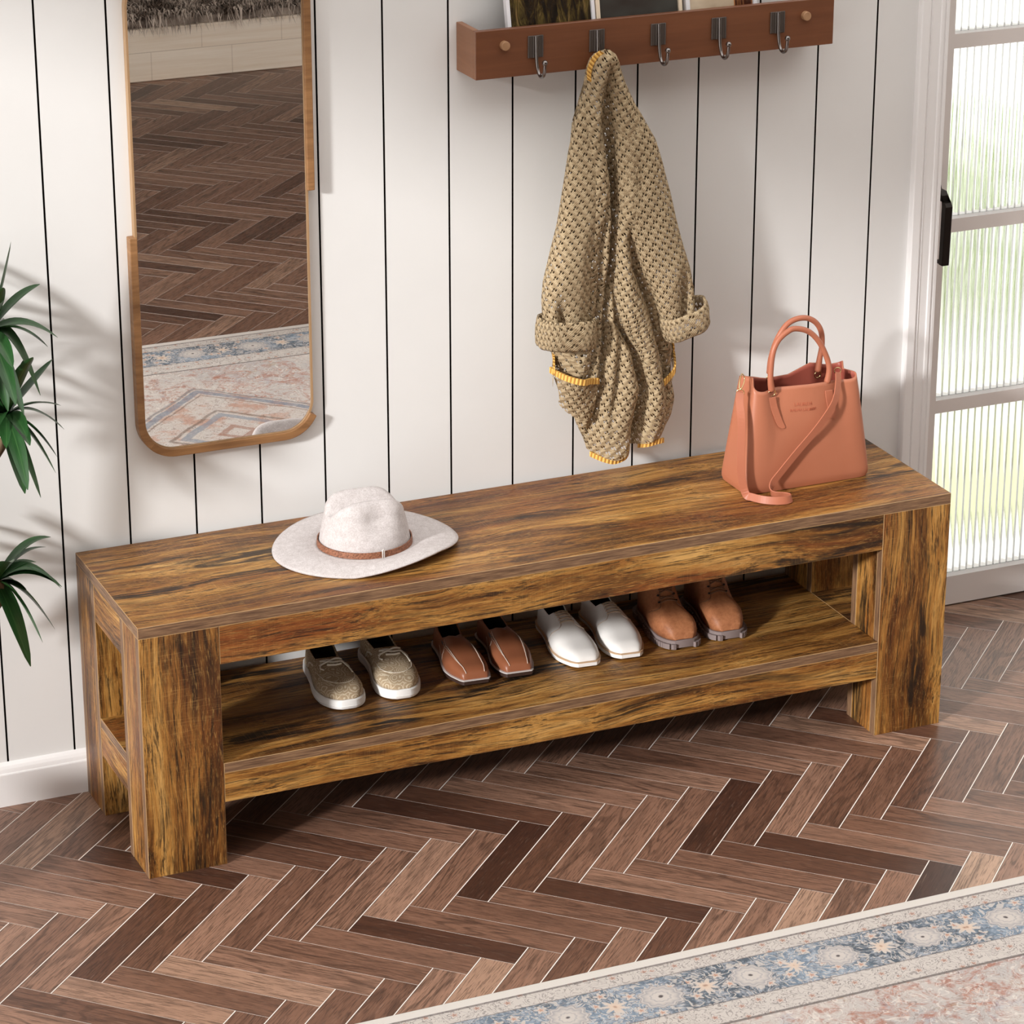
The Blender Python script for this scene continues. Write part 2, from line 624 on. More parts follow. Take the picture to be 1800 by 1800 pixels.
def rect(c, ax, ay, w, h):
    c, ax, ay = Vector(c), Vector(ax), Vector(ay)
    return [c + ax * w + ay * h, c - ax * w + ay * h, c - ax * w - ay * h, c + ax * w - ay * h]


quad_tube(hm, [rect((hx, 0.092, hz), (1, 0, 0), (0, 0, 1), 0.0085, 0.010), rect((hx, 0.052, hz), (1, 0, 0), (0, 0, 1), 0.0085, 0.010),
               rect((hx, 0.038, hz - 0.004), (1, 0, 0), (0, 0.75, 0.66), 0.0085, 0.0095), rect((hx, 0.034, hz - 0.018), (1, 0, 0), (0, 1, 0.0), 0.0085, 0.0085),
               rect((hx, 0.036, hz - 0.145), (1, 0, 0), (0, 1, 0), 0.0085, 0.0075)])
quad_tube(hm, [rect((hx, 0.036, hz - 0.1405), (1, 0, 0), (0, 0, 1), 0.0075, 0.0035), rect((hx, 0.062, hz - 0.1425), (1, 0, 0), (0, 0, 1), 0.006, 0.003)])
hm.build('handle', BLACK, door, bevel=0.001)

# ------------------------------------------------------------------ garden behind the door
tag(MB().box((-4, 0.16, -0.12), (9, 9.0, -0.03)).build('terrace', plain('pale_paving', srgb(250, 249, 246), 0.7)), kind='structure')


def make_lawn():
    m = NT('lawn')
    n_ = m.noise(m.coords(scale=(30, 30, 30)), 1, 4)
    m.bsdf(m.mix(n_, srgb(206, 214, 158), srgb(240, 242, 216)), 0.8)
    return m.mat


tag(MB().box((1.2, 0.52, -0.03), (6.5, 0.92, -0.018)).build('lawn', make_lawn()), kind='structure')


def make_leafmat(name, c0, c1, rough=0.4):
    m = NT(name)
    n_ = m.noise(m.coords(scale=(14, 14, 14)), 1, 3)
    b = m.bsdf(m.mix(m.step(n_, 0.35, 0.65), c0, c1), rough)
    return m.mat


SHRUB = make_leafmat('shrub_leaf', srgb(128, 156, 78), srgb(196, 214, 136))


def shrub(x, y, r, h, label, seed):
    rr = random.Random(seed)
    t = thing('garden_shrub', (x, y, -0.03), label, 'shrub', 'garden shrubs behind the glass door')
    mb = MB()
    for i in range(520):
        a = rr.uniform(0, 2 * PI)
        q = rr.random() ** 0.4
        zc = rr.random()
        prof = math.sqrt(max(0.02, 1 - (zc * 1.0) ** 2.4))
        p = Vector((x + r * q * prof * math.cos(a), y + r * q * prof * math.sin(a), -0.03 + h * (0.04 + zc * 0.96)))
        d = Vector((math.cos(a + rr.uniform(-.8, .8)), math.sin(a + rr.uniform(-.8, .8)), rr.uniform(-.2, 1))).normalized()
        s_ = d.cross(Vector((rr.uniform(-1, 1), rr.uniform(-1, 1), rr.uniform(-1, 1)))).normalized()
        L, W = rr.uniform(.05, .085), rr.uniform(.012, .02)
        mb.face([p, p + d * L * .5 + s_ * W, p + d * L, p + d * L * .5 - s_ * W])
    mb.build('foliage', SHRUB, t)
    mb = MB()
    for k in range(5):
        a = 2 * PI * k / 5
        mb.tube([(x, y, -0.03), (x + r * .25 * math.cos(a), y + r * .25 * math.sin(a), h * .3), (x + r * .5 * math.cos(a), y + r * .5 * math.sin(a), h * .75)], [.012, .008, .004], 6)
    mb.build('stem', plain('shrub_bark', srgb(88, 66, 48), 0.8), t)


for i, (x, y, r, h, lb) in enumerate([(2.42, 1.95, .26, .56, 'green shrub behind the door, nearest the door handle side'), (2.98, 2.0, .265, .52, 'green shrub behind the glass in the middle of the garden row'),
                                       (3.54, 1.95, .26, .58, 'green shrub behind the door, farthest right in the garden row')]):
    shrub(x, y, r, h, lb, 40 + i)

# ------------------------------------------------------------------ platform across the room, seen in the mirror
PALEWOOD = None


def make_palewood():
    m = NT('pale_limed_boards')
    p = m.coords()
    x, y, z = m.sep(p)
    g = m.noise(m.n('Mapping', {0: p, 3: (2.5, 60, 60)}), 1, 5, 0.6, .4)
    col = m.ramp(g, [(0.3, srgb(236, 220, 200)), (0.7, srgb(250, 240, 226))])
    row = m.math('FRACT', m.math('MULTIPLY', z, 1 / 0.107))
    ln = m.math('LESS_THAN', row, 0.03)
    rowi = m.math('FLOOR', m.math('MULTIPLY', z, 1 / 0.107))
    fx = m.math('FRACT', m.math('ADD', m.math('MULTIPLY', x, 1 / 0.31), m.math('MULTIPLY', rowi, 0.37)))
    ln2 = m.math('LESS_THAN', fx, 0.012)
    col = m.mix(m.math('MULTIPLY', m.math('MAXIMUM', ln, m.math('MULTIPLY', ln2, 0.8)), 0.35), col, srgb(150, 125, 100))
    m.bsdf(col, 0.5)
    return m.mat


plat = MB().box((0.6, -7.4, 0.0), (4.1, -5.51, 0.195)).build('daybed', make_palewood(), bevel=0.004)
tag(plat, 'pale wooden plank daybed base seen in the mirror across the room', 'daybed')
FUR = make_leafmat('grey_brown_fur', srgb(92, 78, 68), srgb(196, 182, 170), 0.6)
fr = random.Random(11)
fu = MB()
fu.box((1.0, -7.0, 0.196), (3.7, -5.53, 0.222))
for i in range(9500):
    x, y = fr.uniform(1.0, 3.7), -5.53 - abs(fr.gauss(0, .35))
    if y < -6.98: continue
    z = .216
    a = fr.gauss(PI / 2, .75)
    L = fr.uniform(.05, .1)
    d = Vector((math.cos(a), math.sin(a), 0))
    sdv = Vector((-math.sin(a), math.cos(a), 0)) * fr.uniform(.0016, .0034)
    p0 = Vector((x, y, z))
    drop = 0.045 if y + L * d.y > -5.5 else 0.0
    p1 = p0 + d * L * .5 + Vector((0, 0, fr.uniform(.015, .035)))
    p2 = p0 + d * L + Vector((0, 0, fr.uniform(-.005, .02) - drop))
    fu.face([p0 - sdv, p0 + sdv, p1 + sdv, p1 - sdv])
    fu.face([p1 - sdv, p1 + sdv, p2])
tag(fu.build('fur_throw', FUR), 'shaggy grey brown fur throw on the daybed seen in the mirror', 'throw')


# ------------------------------------------------------------------ rug
def make_rug():
    m = NT('faded_persian_rug')
    p = m.coords()
    x, y, z = m.sep(p)          # object origin at the near left corner: y=0 wall side edge, y=-1.53 far edge
    dist = m.math('MINIMUM', m.math('ABSOLUTE', y), m.math('ADD', y, 1.53))
    dist = m.math('MINIMUM', dist, x)
    dist = m.math('MINIMUM', dist, m.math('SUBTRACT', 3.6, x))
    cream, ivory = srgb(200, 192, 186), srgb(182, 176, 173)
    ink = srgb(92, 86, 86)
    wob = m.noise(m.n('Mapping', {0: p, 3: (14, 14, 14)}), 1, 4, col=True)
    wv = m.n('VectorMath', {0: m.n('VectorMath', {0: wob, 1: (.5, .5, .5)}, operation='SUBTRACT'), 'Scale': 0.05}, operation='SCALE')
    pw = m.n('VectorMath', {0: p, 1: wv}, operation='ADD')
    worn = m.noise(m.n('Mapping', {0: p, 3: (70, 70, 70)}), 1, 4, .75)
    n1 = m.noise(m.n('Mapping', {0: p, 3: (15, 15, 15)}), 1, 6, .74, 1.4)
    n2 = m.noise(m.n('Mapping', {0: p, 3: (3, 3, 3)}), 1, 4)

    def contour(scale, freq, lo_, hi_, dst=1.5):
        c = m.math('SINE', m.math('MULTIPLY', m.noise(pw, scale, 2, .5, dst), freq))
        return m.step(c, lo_, hi_)

    def flowers(scale, size, petals, wob_=.3):
        """small petalled flowers scattered on a jittered grid: (mask, ring 0..1, random)"""
        vd = m.n('TexVoronoi', {'Vector': p, 'Scale': scale, 'Randomness': .75}, out=None, feature='F1')
        pos = m.n('VectorMath', {0: p, 1: vd.outputs['Position']}, operation='SUBTRACT')
        fx_, fy_, _ = m.sep(pos)
        r_ = m.math('SQRT', m.math('ADD', m.math('POWER', fx_, 2.0), m.math('POWER', fy_, 2.0)))
        an = m.math('ARCTAN2', fy_, fx_)
        lim = m.math('MULTIPLY', size, m.math('ADD', 1.0 - wob_ * .5, m.math('MULTIPLY', m.math('SINE', m.math('MULTIPLY', an, petals)), wob_)))
        q = m.math('DIVIDE', r_, lim)
        rn, _g, _b = m.sep(vd.outputs['Color'])
        return m.math('LESS_THAN', q, 1.0), q, rn
    vine = contour(13, 46, .86, .97)
    vine2 = contour(30, 40, .82, .96)
    # field: rust on ivory, worn
    rust = m.math('MULTIPLY', m.step(n1, .44, .60), m.step(m.math('ADD', worn, m.math('MULTIPLY', n2, .4)), .50, .82))
    field = m.mix(m.step(n2, .4, .65), cream, ivory)
    field = m.mix(m.math('MULTIPLY', rust, .85), field, srgb(166, 110, 90))
    grey = m.noise(m.n('Mapping', {0: p, 3: (11, 11, 11)}), 1, 5, .7)
    field = m.mix(m.math('MULTIPLY', m.math('MULTIPLY', m.step(grey, .56, .68), worn), .8), field, srgb(158, 166, 182))
    field = m.mix(m.math('MULTIPLY', m.math('MULTIPLY', m.step(grey, .40, .34), worn), .7), field, srgb(164, 140, 104))
    fm_, fq, fr_ = flowers(7.5, .036, 8.0)
    fcol = m.ramp(fq, [(0, srgb(150, 84, 60)), (.14, srgb(150, 84, 60)), (.2, cream), (.5, ivory), (.62, srgb(186, 128, 104)), (.86, cream), (.95, srgb(120, 108, 102))])
    field = m.mix(m.math('MULTIPLY', fm_, m.math('MULTIPLY', m.step(worn, .38, .62), .75)), field, fcol)
    field = m.mix(m.math('MULTIPLY', vine, .5), field, srgb(228, 220, 212))
    field = m.mix(m.math('MULTIPLY', m.math('MULTIPLY', vine2, worn), .75), field, srgb(128, 104, 94))
    # lozenge medallions along the middle of the rug
    fx = m.math('SUBTRACT', m.math('FRACT', m.math('MULTIPLY', m.math('SUBTRACT', x, .25), 1 / .95)), .5)
    lo = m.math('ADD', m.math('ABSOLUTE', m.math('MULTIPLY', fx, .95)), m.math('ABSOLUTE', m.math('ADD', y, .765)))
    wx, wy, _ = m.sep(wv)
    lo = m.math('ADD', lo, m.math('MULTIPLY', wx, .5))

    def bandm(a_, b_):
        return m.math('MULTIPLY', m.step(lo, a_, a_ + .006), m.math('SUBTRACT', 1.0, m.step(lo, b_, b_ + .006)))
    wn = m.math('ADD', .12, m.math('MULTIPLY', worn, 1.0))
    inner = m.math('SUBTRACT', 1.0, m.step(lo, .36, .368))
    medal = m.mix(m.math('MULTIPLY', vine2, .6), m.mix(m.step(grey, .45, .6), cream, srgb(188, 150, 132)), srgb(126, 110, 102))
    field = m.mix(m.math('MULTIPLY', inner, .8), field, medal)
    for a_, b_, c_ in ((.355, .368, srgb(120, 116, 118)), (.318, .348, srgb(108, 122, 140)), (.30, .308, srgb(120, 100, 90)), (.17, .185, srgb(112, 96, 86)), (.125, .155, srgb(122, 134, 148)), (.03, .055, srgb(150, 104, 84))):
        field = m.mix(m.math('MULTIPLY', bandm(a_, b_), wn), field, c_)
    # blue band with rosettes and flowers
    per = 0.172
    u = m.math('MULTIPLY', m.math('SUBTRACT', m.math('FRACT', m.math('MULTIPLY', m.math('ADD', x, .045), 1 / per)), .5), per)
    v = m.math('SUBTRACT', dist, .1255)
    rr_ = m.math('SQRT', m.math('ADD', m.math('POWER', m.math('ADD', u, m.math('MULTIPLY', wx, .45)), 2.0), m.math('POWER', m.math('MULTIPLY', m.math('ADD', v, m.math('MULTIPLY', wy, .45)), 1.05), 2.0)))
    rlim = m.math('ADD', .037, m.math('MULTIPLY', m.math('SINE', m.math('MULTIPLY', m.math('ARCTAN2', v, u), 11.0)), .0028))
    u2 = m.math('SUBTRACT', m.math('ABSOLUTE', u), per / 2)
    r2_ = m.math('SQRT', m.math('ADD', m.math('POWER', m.math('ADD', u2, m.math('MULTIPLY', wy, .4)), 2.0), m.math('POWER', m.math('ADD', v, m.math('MULTIPLY', wx, .4)), 2.0)))
    ang = m.math('ARCTAN2', v, u2)
    petal = m.math('ADD', .018, m.math('MULTIPLY', m.math('SINE', m.math('MULTIPLY', ang, 8.0)), .0075))
    flower = m.math('LESS_THAN', r2_, petal)
    nb = m.noise(m.n('Mapping', {0: p, 3: (5, 5, 5)}), 1, 3)
    blue = m.mix(m.step(nb, .40, .60), srgb(82, 93, 104), srgb(122, 138, 154))
    blue = m.mix(m.math('MULTIPLY', m.step(worn, .42, .66), .62), blue, srgb(196, 200, 208))
    band = m.mix(m.math('MULTIPLY', contour(20, 44, .55, .75), .8), blue, cream)
    band = m.mix(m.math('MULTIPLY', contour(26, 50, .86, .97), .6), band, ink)
    bm_, bq, br_ = flowers(17, .0125, 5.0)
    band = m.mix(m.math('MULTIPLY', bm_, .85), band, m.ramp(bq, [(0, srgb(170, 120, 96)), (.35, srgb(206, 168, 146)), (.5, cream), (.85, cream), (.95, ink)]))
    band = m.mix(m.math('MULTIPLY', flower, .92), band, m.ramp(m.math('MULTIPLY', r2_, 40.0), [(0, srgb(150, 110, 90)), (.2, srgb(214, 190, 170)), (.9, cream)]))
    rq = m.math('DIVIDE', rr_, rlim)
    rosc = m.ramp(rq, [(0.0, ink), (.07, ink), (.13, cream), (.36, cream), (.42, srgb(170, 166, 166)), (.5, cream), (.70, ivory), (.78, srgb(164, 160, 162)), (.86, cream), (.95, srgb(150, 146, 148)), (1.0, cream)])
    band = m.mix(m.math('MULTIPLY', m.math('LESS_THAN', rq, 1.0), m.step(worn, .22, .4)), band, rosc)
    # guard bands
    guard = m.mix(m.math('MULTIPLY', contour(34, 44, .6, .9), .6), cream, srgb(124, 116, 114))
    gm_, gq, gr_ = flowers(22, .011, 5.0)
    guard = m.mix(m.math('MULTIPLY', gm_, .9), guard, m.ramp(gq, [(0, srgb(140, 104, 92)), (.4, srgb(186, 150, 134)), (.6, cream), (.85, cream), (.93, ink)]))
    col = m.mix(m.step(dist, .2495, .251), guard, field)
    inb = m.math('MULTIPLY', m.step(dist, .066, .0675), m.math('SUBTRACT', 1.0, m.step(dist, .185, .1865)))
    col = m.mix(inb, col, band)
    for d0, wd, st in ((.0275, .0028, .65), (.0665, .0016, .5), (.186, .0018, .5), (.250, .0032, .75)):
        ln = m.math('LESS_THAN', m.math('ABSOLUTE', m.math('SUBTRACT', dist, d0)), wd)
        col = m.mix(m.math('MULTIPLY', ln, st), col, srgb(92, 84, 82))
    col = m.mix(m.math('LESS_THAN', dist, .0245), col, srgb(212, 206, 200))
    # weave
    wvx = m.math('SINE', m.math('MULTIPLY', m.math('ADD', x, y), 2 * PI / .0042))
    wvy = m.math('SINE', m.math('MULTIPLY', m.math('SUBTRACT', x, y), 2 * PI / .0042))
    wv2 = m.math('MULTIPLY', wvx, wvy)
    col = m.mix(m.math('MULTIPLY', m.step(wv2, .1, .8), .36), col, m.mix(.5, col, srgb(96, 86, 82)))
    m.bsdf(col, .9, bump=wv2, bump_s=.3, bump_d=.001, spec=.15)
    return m.mat


rug = MB().box((0, -1.53, 0), (3.6, 0, .007)).build('area_rug', make_rug(), bevel=.003, seg=2)
rug.location = (-.75, -1.045, .0005)
tag(rug, 'faded persian style rug in cream, blue and rust on the wooden floor', 'rug')

# ------------------------------------------------------------------ bench
BW, BD, BH, GAP = 1.6703, .3909, .5, .0155
YF, YB = -GAP - BD, -GAP
LWD, LD, TT = .1507, .113, .0213
ZS, ZS2, ZS3, ZA = .2054, .1861, .1267, .4034
WX = [rustic('rustic_wood_lengthwise', 'x', (3.1, 1.2, .4)), rustic('rustic_wood_lengthwise_apron', 'x', (7.7, 4.2, 9.4), 1.0, 0.8), rustic('rustic_wood_lengthwise_shelf', 'x', (1.7, 8.2, 5.4), 1.15), rustic('rustic_wood_lengthwise_rail', 'x', (13.7, 2.2, 1.4), .6)]
WY = rustic('rustic_wood_crosswise', 'y', (5.5, .3, 2.2), .7)
WZ = [rustic('rustic_wood_upright', 'z', (2.0 + 3.7 * i, 6.1 + 1.3 * i, 1.1 * i), 1.0) for i in range(4)]


def make_edge(name, axis):
    m = NT(name)
    v = [330.0, 330.0, 330.0]
    v['xyz'.index(axis)] = 16.0
    g = m.noise(m.coords(scale=tuple(v)), 1, 4, .65)
    col = m.ramp(g, [(.3, srgb(72, 50, 36)), (.5, srgb(116, 87, 64)), (.72, srgb(158, 124, 92))])
    m.bsdf(col, .5, bump=g, bump_s=.2, bump_d=.001)
    return m.mat


EX, EY, EZ = make_edge('edge_band_lengthwise', 'x'), make_edge('edge_band_crosswise', 'y'), make_edge('edge_band_upright', 'z')
EDGE_GLINT = plain('board_edge_glint', srgb(172, 138, 96), .45)  # bevel colour paints a highlight along the board edges
bench = thing('storage_bench', (0, YF, 0), 'long rustic brown wooden bench with lower shoe shelf against the wall', 'bench')
BV = .0007
MB().box((0, YF, BH - TT), (BW, YB, BH), 0, {'-y': 1, '+y': 1, '-x': 2, '+x': 2}).build('bench_top', [WX[0], EX, EY, EDGE_GLINT], bench, bevel=BV, bevel_mat=3)


def bench_leg(x0, x1, y0, y1, front, wz):
    mb = MB()
    z1 = BH - TT - .0003
    th = .019
    for ya, yb in ((y0, y0 + th), (y0 + th + .0006, y1 - th - .0006), (y1 - th, y1)):
        core = not (ya == y0 or yb == y1)
        mb.box((x0 + (.0004 if core else 0), ya, 0), (x1 - (.0004 if core else 0), yb, z1), 0, {'-x': 2 if core else 1, '+x': 2 if core else 1})
    mb.build('leg', [wz, EZ, WZ[2], EDGE_GLINT], bench, bevel=BV, bevel_mat=3)


bench_leg(0, LWD, YF, YF + LD, True, WZ[0])
bench_leg(BW - LWD, BW, YF, YF + LD, True, WZ[1])
bench_leg(0, LWD, YB - LD, YB, False, WZ[2])
bench_leg(BW - LWD, BW, YB - LD, YB, False, WZ[3])
zt = BH - TT - .0003
MB().box((LWD + .0004, YF + .0004, ZA), (BW - LWD - .0004, YF + .019, zt)).build('front_apron', [WX[1], EDGE_GLINT], bench, bevel=BV, bevel_mat=1)
MB().box((LWD + .0004, YB - .019, ZA), (BW - LWD - .0004, YB - .0004, zt)).build('back_apron', [WX[3], EDGE_GLINT], bench, bevel=BV, bevel_mat=1)
for xa, xb in ((.0008, .0195), (BW - .0195, BW - .0008)):
    MB().box((xa, YF + LD + .0004, ZA), (xb, YB - LD - .0004, zt)).build('side_apron', [WY, EDGE_GLINT], bench, bevel=BV, bevel_mat=1)
    MB().box((xa, YF + LD + .0004, ZS3), (xb, YB - LD - .0004, ZS2 - .0003)).build('side_rail', [WY, EDGE_GLINT], bench, bevel=BV, bevel_mat=1)
MB().box((LWD + .0004, YF, ZS2), (BW - LWD - .0004, YB, ZS), 0, {'-y': 1, '+y': 1}).build('shelf', [WX[2], EX, EDGE_GLINT], bench, bevel=BV, bevel_mat=2)
for xa, xb in ((.0008, LWD - .0002), (BW - LWD + .0002, BW - .0008)):
    MB().box((xa, YF + LD + .0004, ZS2), (xb, YB - LD - .0004, ZS), 0, {'-x': 1, '+x': 1}).build('shelf_end', [WX[1], EY, EDGE_GLINT], bench, bevel=BV, bevel_mat=2)
MB().box((LWD + .0004, YF + .0004, ZS3), (BW - LWD - .0004, YF + .019, ZS2 - .0003)).build('front_rail', [WX[3], EDGE_GLINT], bench, bevel=BV, bevel_mat=1)
MB().box((LWD + .0004, YB - .019, ZS3), (BW - LWD - .0004, YB - .0004, ZS2 - .0003)).build('back_rail', [WX[3], EDGE_GLINT], bench, bevel=BV, bevel_mat=1)

# ------------------------------------------------------------------ mirror
MOAK = simple_wood('oak_frame', srgb(112, 76, 46), srgb(168, 124, 82), 'z', 90, 12)
MOAKX = simple_wood('oak_frame_cross', srgb(108, 72, 42), srgb(162, 118, 76), 'x', 8, 90)
MIRROR = plain('mirror_silver', (.86, .85, .84, 1), 0.0, metal=1.0)


def rrect(x0, x1, z0, z1, r, n=14):
    pts = []
    for cx, cz, a0 in ((x1 - r, z1 - r, 0), (x0 + r, z1 - r, PI / 2), (x0 + r, z0 + r, PI), (x1 - r, z0 + r, 1.5 * PI)):
        for i in range(n + 1):
            a = a0 + PI / 2 * i / n
            pts.append((cx + r * math.cos(a), cz + r * math.sin(a)))
    return pts


mir = thing('wall_mirror', (.31, 0, 1.13), 'tall rounded wall mirror with partial oak frame above the bench', 'mirror')
MX0, MX1, MZ0, MZ1, MR = .1435, .4815, .677, 1.582, .062
MB().prism(rrect(MX0 + .004, MX1 - .004, MZ0 + .004, MZ1 - .004, MR - .004), -.0145, -.003, axis='y').build('mirror_glass', MIRROR, mir)
outer, inner = rrect(MX0, MX1, MZ0, MZ1, MR), rrect(MX0 + .0042, MX1 - .0042, MZ0 + .0042, MZ1 - .0042, MR - .0042)
fm = MB()
ya, yb = -.0165, -.0005
fm.grid([[(x, yb, z) for x, z in outer], [(x, ya, z) for x, z in outer], [(x, ya, z) for x, z in inner], [(x, yb, z) for x, z in inner], [(x, yb, z) for x, z in outer]], True)
fm.build('thin_frame', simple_wood('pale_oak_edge', srgb(150, 118, 84), srgb(182, 148, 112), 'z', 8, 60), mir, smooth=True, auto=R(40))


def thick_trim(keep, name):
    """a run of the frame outline swept with a thicker section"""
    o2 = rrect(MX0 - .0115, MX1 + .0115, MZ0 - .0125, MZ1 + .0115, MR + .011)
    i2 = rrect(MX0 + .0028, MX1 - .0028, MZ0 + .0028, MZ1 - .0028, MR - .0028)
    idx = keep
    mb = MB()
    rows = []
    for (ox, oz, ix, iz) in idx(o2, i2):
        rows.append([(ox, -.0005, oz), (ox, -.0225, oz), (ix, -.0225, iz), (ix, -.0005, iz)])
    mb.grid(rows, True, cap0=True, cap1=True, mif=lambda i, j: 1 if abs(rows[i][0][0] - rows[i + 1][0][0]) > abs(rows[i][0][2] - rows[i + 1][0][2]) else 0)
    mb.build(name, [MOAK, MOAKX], mir, bevel=.0015, seg=2)


def run_left(o2, i2):
    n = 15
    out = [(o2[2 * n - 1][0], 1.098, i2[2 * n - 1][0], 1.098)]
    for k in range(2 * n, 4 * n - 4):
        out.append((*o2[k], *i2[k]))
    return out


def run_right(o2, i2):
    n = 15
    out = [(o2[0][0], 1.150, i2[0][0], 1.150)]
    for k in range(0, 2 * n - 4):
        out.append((*o2[k], *i2[k]))
    return out


thick_trim(run_left, 'thick_trim')
thick_trim(run_right, 'thick_trim')

# ------------------------------------------------------------------ coat rack, hooks, framed pictures
RWOOD = simple_wood('reddish_brown_wood', srgb(96, 56, 35), srgb(124, 77, 50), 'x', 3, 55, .4)
RWOODY = simple_wood('reddish_brown_wood_end', srgb(122, 80, 54), srgb(150, 104, 74), 'y', 6, 50, .45)
RX0, RX1, RZ0, RZ1, RY = .7885, 1.542, 1.3448, 1.4362, -.093
rack = thing('coat_rack', (1.165, 0, RZ0), 'reddish brown wooden ledge coat rack with five hooks on the wall', 'coat rack')
th = .012
MB().box((RX0, RY, RZ0), (RX1, RY + th, RZ1), 0, {'-x': 1}).build('front_board', [RWOOD, RWOODY], rack, bevel=.0008)
for xa in (RX0, RX1 - th):
    MB().box((xa, RY + th, RZ0), (xa + th, -.0005, RZ1)).build('end_board', RWOODY, rack, bevel=.0008)
MB().box((RX0 + th, RY + th, RZ0), (RX1 - th, -.0005, RZ0 + th)).build('bottom_board', RWOOD, rack)
PEG = simple_wood('pale_peg_wood', srgb(146, 108, 76), srgb(174, 134, 100), 'x', 40, 40, .5)
for px, pz in ((.8455, 1.4062), (1.4785, 1.4062)):
    MB().cyl((px, RY + .001, pz), (px, RY - .010, pz), .0088, 24).build('peg', PEG, rack, bevel=.0008, smooth=True, auto=R(40))
GUN = plain('gunmetal', srgb(86, 77, 72), .38, metal=.35)
CHROME = plain('dark_chrome', srgb(128, 122, 120), .18, metal=1.0)
for hxp in (.909, 1.035, 1.163, 1.2915, 1.418):
    mb = MB()
    mb.box((hxp - .015, RY - .002, 1.3775), (hxp + .015, RY + .0002, 1.4190))
    mb.box((hxp - .0155, RY - .0034, 1.3775), (hxp - .0135, RY, 1.4190))
    mb.box((hxp + .0135, RY - .0034, 1.3775), (hxp + .0155, RY, 1.4190))
    mb.box((hxp - .0058, RY - .0044, 1.3775), (hxp + .0058, RY - .0015, 1.4190))
    pl = mb.build('hook_plate', GUN, rack, bevel=.0005)
    mb = MB()
    x_ = hxp
    y_ = RY
    mb.tube(spline([(x_, y_ - .0045, 1.4185), (x_, y_ - .0055, 1.398), (x_, y_ - .0065, 1.378), (x_ + .0005, y_ - .009, 1.362), (x_ + .001, y_ - .0155, 1.349), (x_ + .0015, y_ - .025, 1.345), (x_ + .002, y_ - .0345, 1.350), (x_ + .002, y_ - .0385, 1.360), (x_ + .002, y_ - .040, 1.372)], 5), .0032, 10)
    mb.sphere((x_ + .002, y_ - .040, 1.375), .0055)
    mb.build('hook', CHROME, pl, smooth=True, auto=R(50))


def make_art(name, kind):
    m = NT(name)
    p = m.coords()
    x, y, z = m.sep(p)
    if kind == 0:
        g = m.noise(m.n('Mapping', {0: p, 2: (0, .35, 0), 3: (70, 20, 16)}), 1, 5, .7, 1.0)
        col = m.ramp(g, [(.35, srgb(16, 11, 8)), (.5, srgb(44, 32, 18)), (.6, srgb(84, 70, 34)), (.72, srgb(132, 104, 66))])
        # cream cloth shape
        hw = m.math('ADD', .006, m.math('MULTIPLY', m.math('SUBTRACT', .062, z), .55))
        cl = m.math('MULTIPLY', m.math('LESS_THAN', m.math('ABSOLUTE', m.math('SUBTRACT', x, .015)), hw), m.math('GREATER_THAN', z, m.math('ADD', .014, m.math('MULTIPLY', m.noise(m.n('Mapping', {0: p, 3: (50, 1, 1)})), .012))))
        f2 = m.noise(m.n('Mapping', {0: p, 3: (160, 10, 12)}), 1, 3)
        col = m.mix(cl, col, m.ramp(f2, [(.3, srgb(134, 108, 76)), (.65, srgb(216, 192, 150))]))
    elif kind == 1:
        g = m.noise(m.n('Mapping', {0: p, 3: (8, 8, 14)}), 1, 3)
        col = m.ramp(g, [(.3, srgb(52, 44, 40)), (.7, srgb(70, 70, 66))])
    else:
        g = m.noise(m.n('Mapping', {0: p, 3: (14, 10, 22)}), 1, 4)
        col = m.ramp(g, [(.3, srgb(172, 150, 126)), (.7, srgb(214, 196, 172))])
        dk = m.math('GREATER_THAN', x, .028)
        col = m.mix(dk, col, m.ramp(m.noise(m.n('Mapping', {0: p, 3: (120, 10, 6)}), 1, 2), [(.4, srgb(60, 26, 14)), (.6, srgb(176, 116, 70))]))
    m.bsdf(col, .25, spec=.4)
    return m.mat


def picture(x0, x1, h, yb_, lean, fmat, art, label, fw=.011, ybk=-.02):
    """frame standing in the ledge, leaning back on the wall"""
    z0 = RZ0 + th
    t = thing('framed_picture', ((x0 + x1) / 2, yb_, z0), label, 'picture', 'framed pictures on the coat rack ledge')
    s_ = math.sin(lean)
    c_ = math.cos(lean)

    def T(x, d, v):        # d depth (towards room negative), v up along the frame
        return (x, yb_ + v * s_ + d * c_, z0 + .0008 + v * c_ - d * s_)

    def bx(mb, xa, xb, da, db, va, vb):
        q = [T(xa, da, va), T(xb, da, va), T(xb, db, va), T(xa, db, va), T(xa, da, vb), T(xb, da, vb), T(xb, db, vb), T(xa, db, vb)]
        for f in ((0, 3, 2, 1), (4, 5, 6, 7), (0, 1, 5, 4), (2, 3, 7, 6), (3, 0, 4, 7), (1, 2, 6, 5)):
            mb.face([q[i] for i in f])
    mb = MB()
    bx(mb, x0, x0 + fw, -.014, 0, 0, h)
    bx(mb, x1 - fw, x1, -.014, 0, 0, h)
    bx(mb, x0 + fw, x1 - fw, -.014, 0, 0, fw)
    bx(mb, x0 + fw, x1 - fw, -.014, 0, h - fw, h)
    mb.build('frame', fmat, t, weld=True, bevel=.0006)
    mb = MB()
    bx(mb, x0 + fw, x1 - fw, -.009, -.002, fw, h - fw)
    mb.build('print', art, t)


